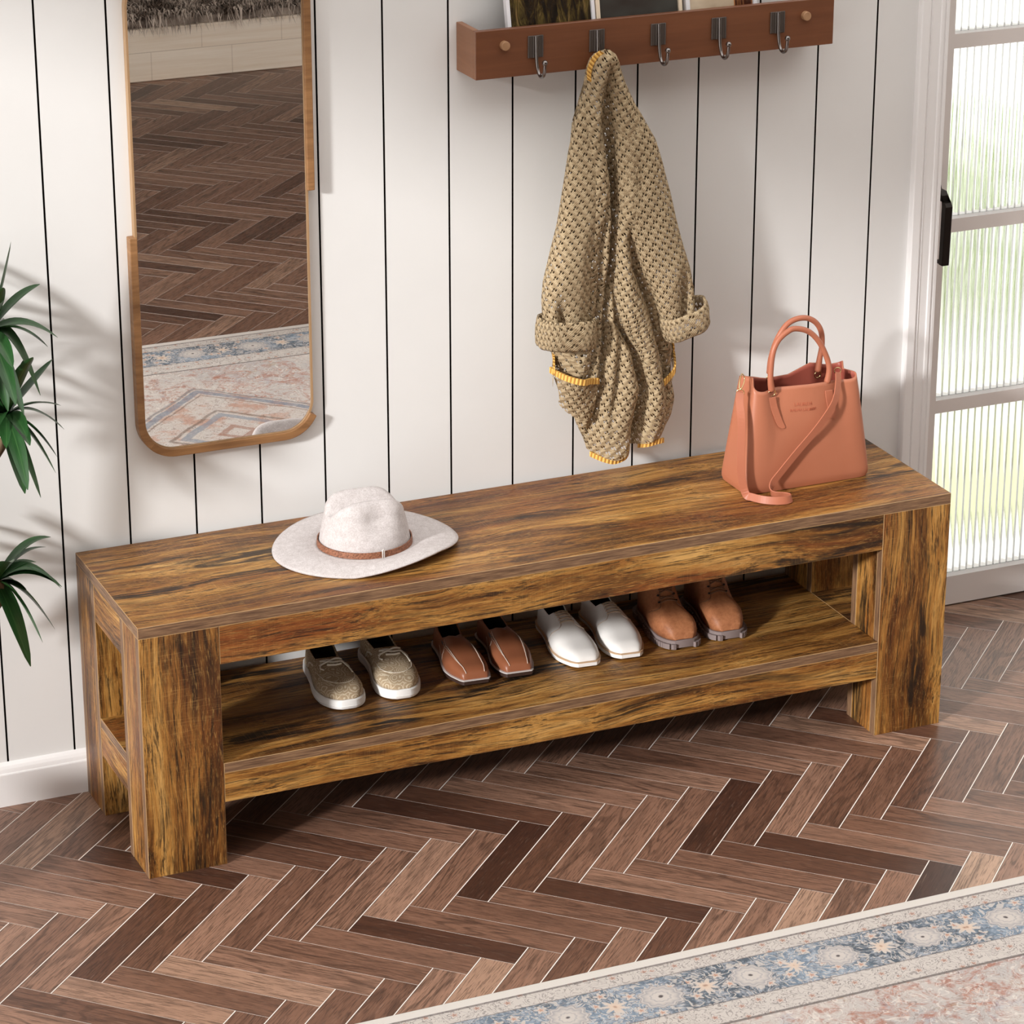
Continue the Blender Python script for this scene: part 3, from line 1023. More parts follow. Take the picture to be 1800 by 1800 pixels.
FRW = plain('white_frame', srgb(228, 226, 230), .4)
FRB = plain('brown_frame', srgb(96, 68, 48), .5)
FRC = plain('cream_frame', srgb(226, 208, 184), .5)
picture(.866, 1.046, .24, -.066, .20, FRW, make_art('dark_painting_print', 0), 'white framed dark print with cream cloth, leftmost on the coat rack', .007)
picture(1.044 + .004, 1.228, .26, -.066, .18, FRC, make_art('charcoal_print', 1), 'pale framed plain charcoal print in the middle of the coat rack', .0075)
picture(1.236, 1.388, .22, -.066, .18, FRW, make_art('pale_print', 2), 'white framed beige print, rightmost on the coat rack', .008)

# ------------------------------------------------------------------ fedora hat
def make_felt():
    m = NT('pale_grey_felt')
    p = m.coords()
    a = m.noise(m.n('Mapping', {0: p, 3: (420, 420, 420)}), 1, 3, .7)
    b_ = m.noise(m.n('Mapping', {0: p, 3: (90, 90, 90)}), 1, 3)
    col = m.ramp(m.math('ADD', m.math('MULTIPLY', a, .7), m.math('MULTIPLY', b_, .3)), [(.3, srgb(172, 163, 161)), (.55, srgb(200, 193, 192)), (.75, srgb(220, 214, 214))])
    m.bsdf(col, .95, bump=a, bump_s=.25, bump_d=.001, spec=.1)
    return m.mat


FELT = make_felt()
HC = Vector((.503, -.222))
hat = thing('fedora_hat', (HC.x, HC.y, BH), 'pale grey felt hat with brown band lying on the bench', 'hat')
HBZ = BH + .010         # brim height at the crown
CA, CB = .088, .084     # crown half axes
NA = 72


def brim_out(a):
    """outer brim: radius and height by angle; long axis along x, sides rolled up"""
    x, y = math.cos(a), math.sin(a)
    rx, ry = .179, .150
    z = .0022 + .027 * max(0.0, -y) ** 1.5 * max(0, min(1.0, .42 + x)) + .020 * max(0.0, y) ** 2 + .004 * max(0, x) ** 2
    return HC.x + .006 + rx * x, HC.y + .012 + ry * y * (1.0 if y > 0 else 1.02), BH + z


mb = MB()
rows = []
for i in range(13):
    t = i / 12
    r_ = []
    for j in range(NA):
        a = 2 * PI * j / NA
        ox, oy, oz = brim_out(a)
        ix, iy = HC.x + CA * math.cos(a), HC.y + CB * math.sin(a)
        tt = t ** .9
        zz = lerp(HBZ + .004, oz, tt) if t > .0 else HBZ + .006
        zz += .004 * math.sin(PI * t)
        r_.append((lerp(ix, ox, t), lerp(iy, oy, t), zz))
    rows.append(r_)
mb.grid(rows, True)
mb.build('brim', FELT, hat, smooth=True, solid=.0028, solid_off=0)
mb = MB()
rows = []
CH = .112


def crown_pt(t, a):
    """t 0 at the brim, 1 at the top centre"""
    x, y = math.cos(a), math.sin(a)
    if t < .62:
        q = t / .62
        s_ = 1 - .10 * q - .05 * q ** 3
        z = .064 * q
        px, py = CA * s_ * x, CB * s_ * y
    else:
        q = (t - .62) / .38
        ang = q * PI / 2
        s_ = .85 * (math.cos(ang) ** .75 if q < 1 else 0)
        px, py = CA * s_ * x, CB * s_ * y
        z = .064 + .027 * math.sin(ang) ** .9
    # front pinch dents on both sides, nearer the +x end, and crease along x
    d = math.exp(-(((px - .004) / .033) ** 2)) * max(0, min(1, (z - .022) / .04)) * math.exp(-((z - .072) / .035) ** 2)
    py *= 1 - .26 * d
    if z > .05:
        cr = math.exp(-(py / .020) ** 2) * (1 - min(1, abs(px + .004) / .085) ** 2.5)
        rim = math.exp(-((abs(py) - .038) / .020) ** 2)
        z += (.010 * rim - .030 * cr) * min(1, (z - .05) / .03) + .003 * (1 - (px / .09) ** 2)
        z -= .10 * max(0, px - .045) * min(1, (z - .05) / .03)
    return (HC.x + px, HC.y + py, HBZ + .004 + z)


for i in range(29):
    t = i / 28
    rows.append([crown_pt(t, 2 * PI * j / NA) for j in range(NA)])
mb.grid(rows, True)
mb.build('crown', FELT, hat, smooth=True, weld=True)


def make_hatband():
    m = NT('tan_leather_band')
    n_ = m.noise(m.coords(scale=(300, 300, 300)), 1, 3, .7)
    m.bsdf(m.ramp(n_, [(.35, srgb(96, 56, 36)), (.7, srgb(168, 112, 84))]), .6, bump=n_, bump_s=.3, bump_d=.001)
    return m.mat


mb = MB()
rows = []
for z, g in ((.0035, .0012), (.0035, .0032), (.0150, .0032), (.0150, .0012)):
    s_ = 1 - .10 * (z / .122)
    rows.append([(HC.x + (CA * s_ + g) * math.cos(2 * PI * j / NA), HC.y + (CB * s_ + g) * math.sin(2 * PI * j / NA), HBZ + .0035 + z) for j in range(NA)])
rows.append(rows[0])
mb.grid(rows, True)
band = mb.build('hat_band', make_hatband(), hat, smooth=True, auto=R(40), weld=True)
mb = MB()
ab = R(-88)
bx, by = HC.x + (CA + .0048) * math.cos(ab), HC.y + (CB + .0048) * math.sin(ab)
bz = HBZ + .0135
mb.tube(spline([(bx - .0012, by, bz - .0085), (bx - .0018, by - .001, bz), (bx - .0012, by, bz + .0085), (bx + .0014, by + .0005, bz + .0085), (bx + .0018, by, bz), (bx + .0014, by + .0005, bz - .0085), (bx - .0012, by, bz - .0085)], 3), .0014, 8)
tag(mb.build('buckle', plain('pale_metal', srgb(226, 220, 214), .3, metal=.6), band, smooth=True), 'small pale metal buckle')

# ------------------------------------------------------------------ handbag
def make_leather(name, c0, c1, rough=.45):
    m = NT(name)
    p = m.coords()
    a = m.noise(m.n('Mapping', {0: p, 3: (500, 500, 500)}), 1, 3, .7)
    b_ = m.noise(m.n('Mapping', {0: p, 3: (12, 12, 12)}), 1, 3)
    m.bsdf(m.mix(b_, c0, c1), rough, bump=a, bump_s=.1, bump_d=.0006)
    return m.mat


BAGL = make_leather('terracotta_leather', srgb(171, 104, 77), srgb(181, 114, 86))
BAGI = make_leather('rose_lining', srgb(150, 76, 62), srgb(160, 84, 70))
BAGH = make_leather('terracotta_handle_leather', srgb(172, 102, 76), srgb(181, 111, 84))
GOLD = plain('pale_gold', srgb(226, 200, 150), .25, metal=1.0)
BX0, BX1, BYF, BYB = 1.283, 1.567, -.264, -.146
bag = thing('handbag', ((BX0 + BX1) / 2, (BYF + BYB) / 2, BH), 'terracotta leather handbag with two round handles on the bench', 'bag')
NB = 96
BCX, BCY = (BX0 + BX1) / 2, (BYF + BYB) / 2


def bag_ring(q):
    """q 0..1 from base to rim; returns closed ring of points"""
    hw = lerp((BX1 - BX0) / 2, .106 + .012, q ** 1.25)
    hd = lerp((BYB - BYF) / 2, .044, q ** .9)
    if q < .05:
        hw -= .004 * (1 - q / .05); hd -= .004 * (1 - q / .05)
    ring = []
    ex = lerp(.16, .34, q)
    for j in range(NB):
        a = 2 * PI * j / NB
        c, s_ = math.cos(a), math.sin(a)
        x = hw * (abs(c) ** ex) * (1 if c > 0 else -1)
        y = hd * (abs(s_) ** ex) * (1 if s_ > 0 else -1)
        # soft pinches below the handles on the front and back
        sgn = 1 if s_ > 0 else -1
        front = min(1, abs(s_) * 1.6)
        for xc, am, wd in ((-.062, .018, .024), (.070, .010, .026)):
            y -= sgn * am * front * q ** 1.4 * math.exp(-((x - xc) / wd) ** 2)
        y += sgn * .007 * front * math.sin(PI * q) * math.cos(x / .14 * PI / 2)
        # gussets fold in at the sides
        side = max(0, abs(c) - .80) / .20
        x -= (1 if c > 0 else -1) * .016 * side * q ** 1.5 * math.exp(-(y / .02) ** 2)
        z = .2065 * q
        if q > .6:
            k = (q - .6) / .4
            wav = .006 * math.cos(x / .05 * PI * .5) * (-1 if s_ > 0 else .35) + .010 * abs(c) ** 6
            wav += (.016 * math.exp(-((x - .045) / .03) ** 2) if s_ > 0 else 0)
            z += wav * k
        ring.append((BCX + x + .004, BCY + y, BH + .0015 + z))
    return ring


mb = MB()
rows = [bag_ring(i / 26) for i in range(27)]
mb.grid(rows, True, cap0=True)
mb.build('body', [BAGL, BAGI], bag, smooth=True, auto=R(60), solid=.003, solid_mat=1, solid_off=-1)


def handle(pts, fr_y, name='handle'):
    mb = MB()
    path = spline(pts, 7)
    n = len(path)
    rad = [.0056 + .0016 * max(0, 1 - min(i, n - 1 - i) / 8) - (.003 if i in (0, n - 1) else 0) for i in range(n)]
    mb.tube(path, rad, 14)
    return mb.build(name, BAGH, bag, smooth=True, auto=R(60))


yf = -.236
hF = [(1.352, yf - .004, .704), (1.347, yf - .006, .733), (1.350, yf - .006, .780), (1.362, yf - .004, .806), (1.383, yf - .002, .821), (1.402, yf, .8245), (1.431, yf, .815), (1.454, yf - .002, .792), (1.472, yf - .004, .757), (1.4775, yf - .006, .731), (1.475, yf - .004, .704)]
hB = [(1.379, -.180, .716), (1.380, -.182, .752), (1.390, -.184, .787), (1.409, -.184, .814), (1.430, -.184, .8245), (1.455, -.184, .824), (1.476, -.184, .812), (1.489, -.184, .791), (1.493, -.182, .762), (1.490, -.180, .734), (1.488, -.178, .706)]
h1 = handle(hF, yf)
h2 = handle(hB, -.18)


def ring_obj(c, r, tr, nrm, parent, name='ring'):
    c, nrm = Vector(c), Vector(nrm).normalized()
    u = nrm.cross(Vector((0, 0, 1)))
    if u.length < .1: u = nrm.cross(Vector((1, 0, 0)))
    u.normalize()
    w = nrm.cross(u)
    mb = MB()
    rows = []
    for i in range(21):
        a = 2 * PI * i / 20
        d = u * math.cos(a) + w * math.sin(a)
        rows.append([c + d * (r + tr * math.cos(b_)) + nrm * (tr * math.sin(b_)) for b_ in [2 * PI * k / 8 for k in range(8)]])
    mb.grid(rows, True)
    return mb.build(name, GOLD, parent, smooth=True, weld=True)


def front_y(x, z):
    """y of the bag's front skin near (x, z)"""
    q = min(1, max(0, (z - BH - .0015) / .2065))
    r_ = bag_ring(q)
    for p, n_ in zip(r_, r_[1:] + r_[:1]):
        if p[1] < BCY and n_[1] < BCY and min(p[0], n_[0]) <= x <= max(p[0], n_[0]) and abs(n_[0] - p[0]) > 1e-6:
            t_ = (x - p[0]) / (n_[0] - p[0])
            return lerp(p[1], n_[1], t_)
    return min((p for p in r_ if p[1] < BCY), key=lambda p: abs(p[0] - x))[1]


def back_y(x, z):
    q = min(1, max(0, (z - BH) / .2065))
    best = None
    for p in bag_ring(q):
        if p[1] > BCY and (best is None or abs(p[0] - x) < abs(best[0] - x)):
            best = p
    return best[1]


def tab(path_xz, w, name='tab', tip=True, offs=.0025):
    pts = [Vector((x, front_y(x, z) - offs, z)) for x, z in path_xz]
    pts = spline(pts, 6)
    mb = MB()
    n = len(pts)
    rows = []
    for i, p in enumerate(pts):
        ww = w / 2
        if tip and i > n - 6:
            ww *= math.sqrt(max(.02, 1 - ((i - (n - 6)) / 5) ** 2))
        rows.append([p + Vector((-ww, -.0012, 0)), p + Vector((ww, -.0012, 0)), p + Vector((ww, .0012, 0)), p + Vector((-ww, .0012, 0))])
    mb.grid(rows, True, cap0=True, cap1=True)
    return mb.build(name, BAGH, bag, bevel=.0005)


tab([(1.352, .692), (1.356, .670), (1.366, .640), (1.373, .628)], .015)
tab([(1.474, .692), (1.476, .672), (1.481, .645), (1.483, .634)], .017)
for c in ((1.352, yf - .004, .700), (1.475, yf - .004, .700)):
    ring_obj(c, .0078, .0011, (0, 1, .2), bag)
for c in ((1.379, -.180, .708), (1.488, -.178, .700)):
    ring_obj(c, .0072, .0011, (0, 1, .2), bag)
# shoulder strap: from the left ring down to the bench, a loop, then up across the front to the right ring
lp = [(1.292, -.222, .706), (1.2835, -.236, .690), (1.280, -.252, .662), (1.276, -.262, .622), (1.273, -.268, .580), (1.274, -.272, .545), (1.281, -.278, .5125)]
lp = [Vector(p) for p in lp]
fl_ = [(1.288, -.290, .5095), (1.302, -.312, .5095), (1.322, -.327, .5095), (1.340, -.332, .5095), (1.354, -.328, .5095), (1.358, -.318, .5095), (1.350, -.308, .5095), (1.338, -.300, .5095), (1.332, -.290, .5105), (1.3345, -.281, .517)]
rp = [(1.343, -.276, .529), (1.358, -.2755, .545), (1.392, -.2755, .581), (1.438, -.275, .627), (1.477, -.266, .669), (1.494, -.250, .700), (1.500, -.238, .722)]
path = spline(lp + [Vector(p) for p in fl_] + [Vector(p) for p in rp], 5)
nl, nf = len(lp) * 5, len(fl_) * 5
nr = []
for i, p in enumerate(path):
    if i < nl - 4:
        nr.append(Vector((-.35, -.9, .1)))
    elif i < nl + nf:
        # on the bench the strap stands on its edge
        t_ = (path[min(i + 1, len(path) - 1)] - path[max(i - 1, 0)])
        nr.append(Vector((t_.y, -t_.x, .25 * t_.length)))
    else:
        nr.append(Vector((.25, -.95, .12)))
# keep normals coherent
for i in range(1, len(nr)):
    if nr[i].dot(nr[i - 1]) < 0: nr[i] = -nr[i]
for _ in range(6):
    nr = [nr[0]] + [(nr[i - 1].normalized() + nr[i].normalized() * 2 + nr[i + 1].normalized()) for i in range(1, len(nr) - 1)] + [nr[-1]]
mb = MB()
mb.ribbon(path, nr, .0155, .0022)
strap = mb.build('shoulder_strap', BAGH, bag, bevel=.0005)
mb = MB()
mb.tube(spline([(1.290, -.222, .712), (1.2935, -.216, .726), (1.300, -.212, .738), (1.305, -.214, .728), (1.296, -.222, .714), (1.290, -.222, .712)], 5), .0012, 8)
mb.sphere((1.292, -.223, .711), .0030)
mb.build('strap_clasp', GOLD, strap, smooth=True)
ring_obj((1.291, -.224, .704), .0075, .0011, (.5, 1, 0), strap)
ring_obj((1.501, -.234, .724), .0065, .0011, (.5, 1, 0), strap)
# blind embossed lettering on the front
EMB = make_leather('embossed_leather', srgb(172, 96, 70), srgb(178, 102, 76))


def text_obj(body, size, loc, rot, mat, name, parent, extr=.0008):
    cu = bpy.data.curves.new(name, 'FONT')
    cu.body = body
    cu.size = size
    cu.align_x = 'CENTER'
    cu.extrude = extr
    o = bpy.data.objects.new(name, cu)
    COL.objects.link(o)
    dg = bpy.context.evaluated_depsgraph_get()
    me_ = bpy.data.meshes.new_from_object(o.evaluated_get(dg))
    bpy.data.objects.remove(o)
    me_.transform(Matrix.Translation(Vector(loc) - wloc(parent)) @ rot.to_matrix().to_4x4())
    me_.materials.clear()
    me_.materials.append(mat)
    return link(name, me_, parent)


from mathutils import Euler
for txt, sz, z in (('LAUREN', .0096, .6690), ('RALPH LAUREN', .0076, .6585)):
    o = text_obj(txt, sz, (1.416, 0, z), Euler((R(90), 0, 0)), EMB, 'embossed_lettering', bag, .0005)
    w_ = wloc(bag)
    for v_ in o.data.vertices:          # lay the letters on the curved leather
        v_.co.y = front_y(v_.co.x + w_.x, v_.co.z + w_.z) - .0004 + (v_.co.y + w_.y) - w_.y


# ------------------------------------------------------------------ shoes
def shoe_outline(L, W, toe, mir_):
    """sole outline stations: v 0 heel .. 1 toe -> (y, left x, right x); toe towards -y"""
    tab_ = {
        'round': [(0, .0), (.015, .42), (.06, .66), (.14, .76), (.28, .74), (.42, .78), (.58, .93), (.70, 1.0), (.80, .97), (.88, .86), (.94, .68), (.98, .47), (1, .26)],
        'square': [(0, .0), (.015, .42), (.06, .64), (.14, .72), (.28, .68), (.42, .72), (.58, .9), (.70, 1.0), (.82, .93), (.91, .80), (.965, .70), (.99, .62), (1, .56)],
        'almond': [(0, .0), (.015, .42), (.06, .64), (.14, .72), (.28, .68), (.42, .74), (.58, .93), (.70, 1.0), (.81, .94), (.89, .80), (.95, .66), (.985, .50), (1, .40)],
        'boot': [(0, .0), (.015, .45), (.06, .70), (.14, .80), (.28, .78), (.42, .82), (.58, .95), (.70, 1.0), (.80, .99), (.88, .91), (.94, .78), (.98, .60), (1, .44)],
    }[toe]
    out = []
    N = 34
    for i in range(N + 1):
        v = .5 - .5 * math.cos(PI * i / N)
        w = interp(tab_, v)[0] * W / 2
        off = .06 * W * math.sin(PI * min(1, v * 1.1)) * (-1 if mir_ else 1)
        out.append((v, -L * v, off - w, off + w))
    return out


def shoe_parts(kind, mir_, root):
    K = SHOES[kind]
    L, W, toe = K['L'], K['W'], K['toe']
    ol = shoe_outline(L, W, toe, mir_)
    # sole
    poly = [(x0, y) for v, y, x0, x1 in ol] + [(x1, y) for v, y, x0, x1 in reversed(ol[1:])]
    ex = K['welt']
    cx = sum(p[0] for p in poly) / len(poly)
    cy = -L / 2

    def grow(p, g):
        return (p[0] + g * (1 if p[0] > cx else -1) * min(1, abs(p[0] - cx) / .012), p[1] + g * (p[1] - cy) / (L / 2))
    sh = K['sole']
    mb = MB()

    def lift(y):
        v = -y / L
        return K.get('spring', .004) * max(0, (v - .72) / .28) ** 2
    ring = lambda g, z: [(grow(p, g)[0], grow(p, g)[1], z + lift(p[1])) for p in poly]
    zz = [(ex - .0015, 0), (ex, .0015), (ex, sh - .001), (ex - .001, sh)]
    if kind == 'boat':
        zz = [(ex - .002, 0), (ex - .0005, .002), (ex, sh * .35), (ex - .0008, sh * .37), (ex - .0008, sh * .40), (ex, sh * .42), (ex - .0005, sh - .0015), (ex - .002, sh)]
    mb.grid([ring(g, z) for g, z in zz], True, cap0=True, cap1=True)
    if kind == 'boot':
        for i in range(0, len(poly)):
            p = poly[i]
            g = grow(p, ex + .0016)
            nx = poly[(i + 1) % len(poly)]
            if (Vector(nx) - Vector(p)).length < .004 and i % 2: continue
            w = .0028
            t_ = (Vector(nx) - Vector(p)).normalized()
            a_, b_ = Vector(g) - t_ * w, Vector(g) + t_ * w
            n_ = Vector((t_.y, -t_.x)) * .003
            mb.prism([tuple(a_ - n_), tuple(b_ - n_), tuple(b_ + n_), tuple(a_ + n_)], .0005 + lift(p[1]), sh - .006 + lift(p[1]))
    so = mb.build('sole', K['solemat'], root, smooth=True, auto=R(35), local=True)
    if kind in ('white', 'loafer'):
        mb = MB()
        mb.grid([ring(ex - .001, sh), ring(ex + .0006, sh + .0004), ring(ex + .0006, sh + .0022), ring(ex - .003, sh + .0026)], True, cap1=True)
        mb.build('welt', K['weltmat'], so, smooth=True, auto=R(35), local=True)
    # upper
    NN = 13
    mb = MB()
    rows = []
    hs, op = K['h'], K['open']
    for v, y, x0, x1 in ol:
        c = (x0 + x1) / 2
        hw = max((x1 - x0) / 2 - .0005, .0008)
        h = interp(hs, v)[0]
        o = interp(op, v)[0]
        sqx, sqz = interp(K['sq'], v)
        tw = interp(K['lean'], v)[0]
        bul = K.get('bulge', .0)
        row = []
        for side in (-1, 1):
            pts = []
            for i in range(NN):
                th_ = PI / 2 * i / (NN - 1)
                xx = math.cos(th_) ** sqx
                zz_ = math.sin(th_) ** sqz
                xr = xx * hw * (1 + bul * math.sin(PI * min(1, zz_)))
                if o > 0:
                    om = min(o, hw * .96)
                    xr = om + (hw - om) * xx ** tw * (1 + bul * math.sin(PI * zz_))
                pts.append((c + side * xr, y if True else 0, sh + lift(y) + h * zz_))
            row += pts if side < 0 else list(reversed(pts))
        # heel leans in, toe end rounds in
        row = [(px, py + K['rake'] * (pz - sh) * (1 if v < .2 else 0) * -(1 - v / .2), pz) for px, py, pz in row]
        rows.append(row)
    b0 = len(mb.v)
    for r_ in rows: mb.v += [Vector(p) for p in r_]
    nu = 2 * NN
    for i in range(len(rows) - 1):
        opened = interp(op, (ol[i][0] + ol[i + 1][0]) / 2)[0] > .0005
        for j in range(nu - 1):
            if j == NN - 1 and opened: continue
            mb.f.append((b0 + i * nu + j, b0 + i * nu + j + 1, b0 + (i + 1) * nu + j + 1, b0 + (i + 1) * nu + j))
            mb.m.append(0)
            q = lambda a_, b_: (rows[a_][b_][1] * 1.0, (b_ - NN) * W / nu)
            mb.uv.append([q(i, j), q(i, j + 1), q(i + 1, j + 1), q(i + 1, j)])
    mb.build('upper', [K['uppermat'], K['lining']], root, smooth=True, weld=3e-4, solid=.0026, solid_mat=1, solid_off=-1, local=True)
    # insole
    mb = MB()
    ins = [(x * .93 if True else x, y * .985) for x, y in poly]
    mb.grid([[(x, y, sh + .002 + lift(y)) for x, y in ins], [(x, y, sh + .004 + lift(y)) for x, y in ins]], True, cap1=True)
    mb.build('insole', K['lining'], root, local=True)

    def top(v, x):
        """height of the upper at station v and lateral x (from the centre line)"""
        y = -L * v
        st = min(ol, key=lambda s_: abs(s_[0] - v))
        hw = (st[3] - st[2]) / 2
        c = (st[2] + st[3]) / 2
        h = interp(hs, v)[0]
        o = interp(op, v)[0]
        sqx, sqz = interp(K['sq'], v)
        tw = interp(K['lean'], v)[0]
        xr = min(abs(x), hw * .999)
        lo, hi = 0.0, PI / 2
        for _ in range(30):
            m_ = (lo + hi) / 2
            xx = math.cos(m_) ** sqx
            val = xx * hw if o <= 0 else min(o, hw * .96) + (hw - min(o, hw * .96)) * xx ** tw
            if val > xr: lo = m_
            else: hi = m_
        return Vector((c + x, y, sh + lift(y) + h * math.sin(lo) ** sqz))
    return top, ol, so


def lace_path(top, pts, lift_=.002, n=6):
    out = []
    for p in spline([Vector((v, x, 0)) for v, x in pts], n):
        q = top(p.x, p.y)
        out.append(q + Vector((0, 0, lift_)))
    return out


def make_paisley():
    m = NT('paisley_canvas')
    p = m.coords()
    w = m.noise(m.n('Mapping', {0: p, 3: (30, 30, 30)}), 1, 2, col=True)
    v = m.n('VectorMath', {0: p, 1: m.n('VectorMath', {0: w, 'Scale': .02}, operation='SCALE')}, operation='ADD')
    f1 = m.n('TexVoronoi', {'Vector': v, 'Scale': 42.0}, feature='F1')
    rings = m.math('SINE', m.math('MULTIPLY', f1, 34.0))
    ln = m.step(rings, .35, .8)
    fine = m.noise(m.n('Mapping', {0: p, 3: (500, 500, 500)}), 1, 2)
    col = m.mix(ln, srgb(176, 154, 126), srgb(212, 197, 172))
    col = m.mix(m.math('MULTIPLY', m.step(fine, .45, .7), .3), col, srgb(132, 110, 86))
    m.bsdf(col, .85, bump=fine, bump_s=.15, bump_d=.0008, spec=.2)
    return m.mat


def make_boot_leather():
    m = NT('tan_boot_leather')
    p = m.coords()
    a = m.noise(m.n('Mapping', {0: p, 3: (150, 150, 150)}), 1, 4, .7)
    vr = m.n('TexVoronoi', {'Vector': p, 'Scale': 160.0}, feature='DISTANCE_TO_EDGE')
    b_ = m.noise(m.n('Mapping', {0: p, 3: (18, 18, 18)}), 1, 3)
    col = m.ramp(m.math('ADD', m.math('MULTIPLY', a, .5), m.math('MULTIPLY', b_, .5)), [(.35, srgb(134, 80, 50)), (.6, srgb(172, 112, 74)), (.75, srgb(202, 146, 106))])
    m.bsdf(col, .58, bump=m.math('ADD', a, m.math('MULTIPLY', m.step(vr, 0, .12), .4)), bump_s=.2, bump_d=.001)
    return m.mat


WHITER = plain('white_rubber', srgb(244, 242, 240), .5)
LINB = plain('black_lining', srgb(20, 17, 16), .8)
LIND = plain('dark_canvas_lining', srgb(58, 46, 36), .9)
BROWNL = make_leather('chestnut_leather', srgb(134, 79, 53), srgb(158, 98, 68), .4)
WHITEL = make_leather('white_shoe_leather', srgb(240, 236, 232), srgb(246, 243, 240), .35)
BOOTL = make_boot_leather()
GREYW = plain('pale_grey_welt', srgb(206, 200, 198), .4)
BOOTS = plain('grey_lug_rubber', srgb(132, 118, 116), .55)
CREAMW = plain('tan_welt', srgb(206, 172, 138), .5)
STITCH = plain('pale_stitching', srgb(206, 186, 172), .6)
LACEW = plain('cream_lace', srgb(236, 228, 214), .8)
LACEB = plain('brown_lace', srgb(116, 82, 60), .8)
EYELET = plain('dark_eyelet', srgb(60, 50, 46), .35, metal=.8)
LACEP = plain('beige_lace', srgb(190, 168, 146), .8)
SHOES = {
    'boat': dict(L=.228, W=.086, toe='round', welt=.0035, sole=.019, spring=.003, solemat=WHITER, weltmat=WHITER, uppermat=make_paisley(), lining=LIND, rake=.06, bulge=.02,
                 h=[(0, .034), (.06, .037), (.2, .032), (.36, .028), (.45, .038), (.52, .0385), (.62, .034), (.74, .028), (.86, .022), (.95, .014), (.985, .007), (1, .0008)],
                 open=[(0, .0), (.03, .012), (.07, .022), (.2, .024), (.36, .022), (.44, .014), (.47, 0), (1, 0)],
                 sq=[(0, .8, .8), (.5, .8, .95), (.8, .58, .74), (1, .6, .6)], lean=[(0, 1.6), (.5, 1.6), (1, 1.5)]),
    'loafer': dict(L=.214, W=.080, toe='square', welt=.0022, sole=.0085, spring=.003, solemat=plain('dark_leather_sole', srgb(58, 40, 34), .5), weltmat=GREYW, uppermat=BROWNL, lining=LINB, rake=.08, bulge=.02,
                   h=[(0, .044), (.06, .047), (.2, .040), (.33, .034), (.41, .046), (.47, .048), (.58, .043), (.70, .036), (.82, .029), (.92, .024), (.975, .017), (.99, .010), (1, .0008)],
                   open=[(0, .0), (.03, .012), (.07, .019), (.2, .021), (.33, .019), (.41, .011), (.435, 0), (1, 0)],
                   sq=[(0, .8, .8), (.5, .82, .86), (.8, .55, .62), (1, .45, .5)], lean=[(0, 1.6), (.5, 1.6), (1, 1.5)]),
    'white': dict(L=.242, W=.084, toe='almond', welt=.0024, sole=.0085, spring=.004, solemat=WHITER, weltmat=CREAMW, uppermat=WHITEL, lining=LINB, rake=.08, bulge=.02,
                  h=[(0, .046), (.06, .049), (.2, .043), (.32, .040), (.38, .053), (.46, .052), (.58, .043), (.70, .034), (.82, .027), (.92, .021), (.975, .012), (.99, .007), (1, .0008)],
                  open=[(0, .0), (.03, .012), (.07, .019), (.2, .022), (.32, .019), (.38, .010), (.40, 0), (1, 0)],
                  sq=[(0, .8, .8), (.5, .86, .86), (.8, .62, .7), (1, .55, .55)], lean=[(0, 1.6), (.5, 1.6), (1, 1.5)]),
    'boot': dict(L=.205, W=.079, toe='boot', welt=.003, sole=.017, spring=.002, solemat=BOOTS, weltmat=BOOTS, uppermat=BOOTL, lining=LINB, rake=.04, bulge=.02,
                 h=[(0, .105), (.1, .108), (.30, .110), (.38, .108), (.45, .092), (.51, .073), (.57, .057), (.63, .048), (.72, .043), (.82, .039), (.90, .033), (.96, .023), (.985, .013), (1, .0008)],
                 open=[(0, .0), (.03, .012), (.07, .022), (.2, .025), (.34, .018), (.375, .010), (.39, 0), (1, 0)],
                 sq=[(0, .55, .8), (.4, .7, .8), (.6, .75, .82), (.8, .5, .58), (1, .48, .48)], lean=[(0, 1.3), (.5, 1.3), (1, 1.5)]),
}


def line_on(top, pts, r, mat, name, parent, lift_=.0006, n=5):
    mb = MB()
    mb.tube(lace_path(top, pts, lift_, n), r, 6)
    return mb.build(name, mat, parent, smooth=True, local=True)


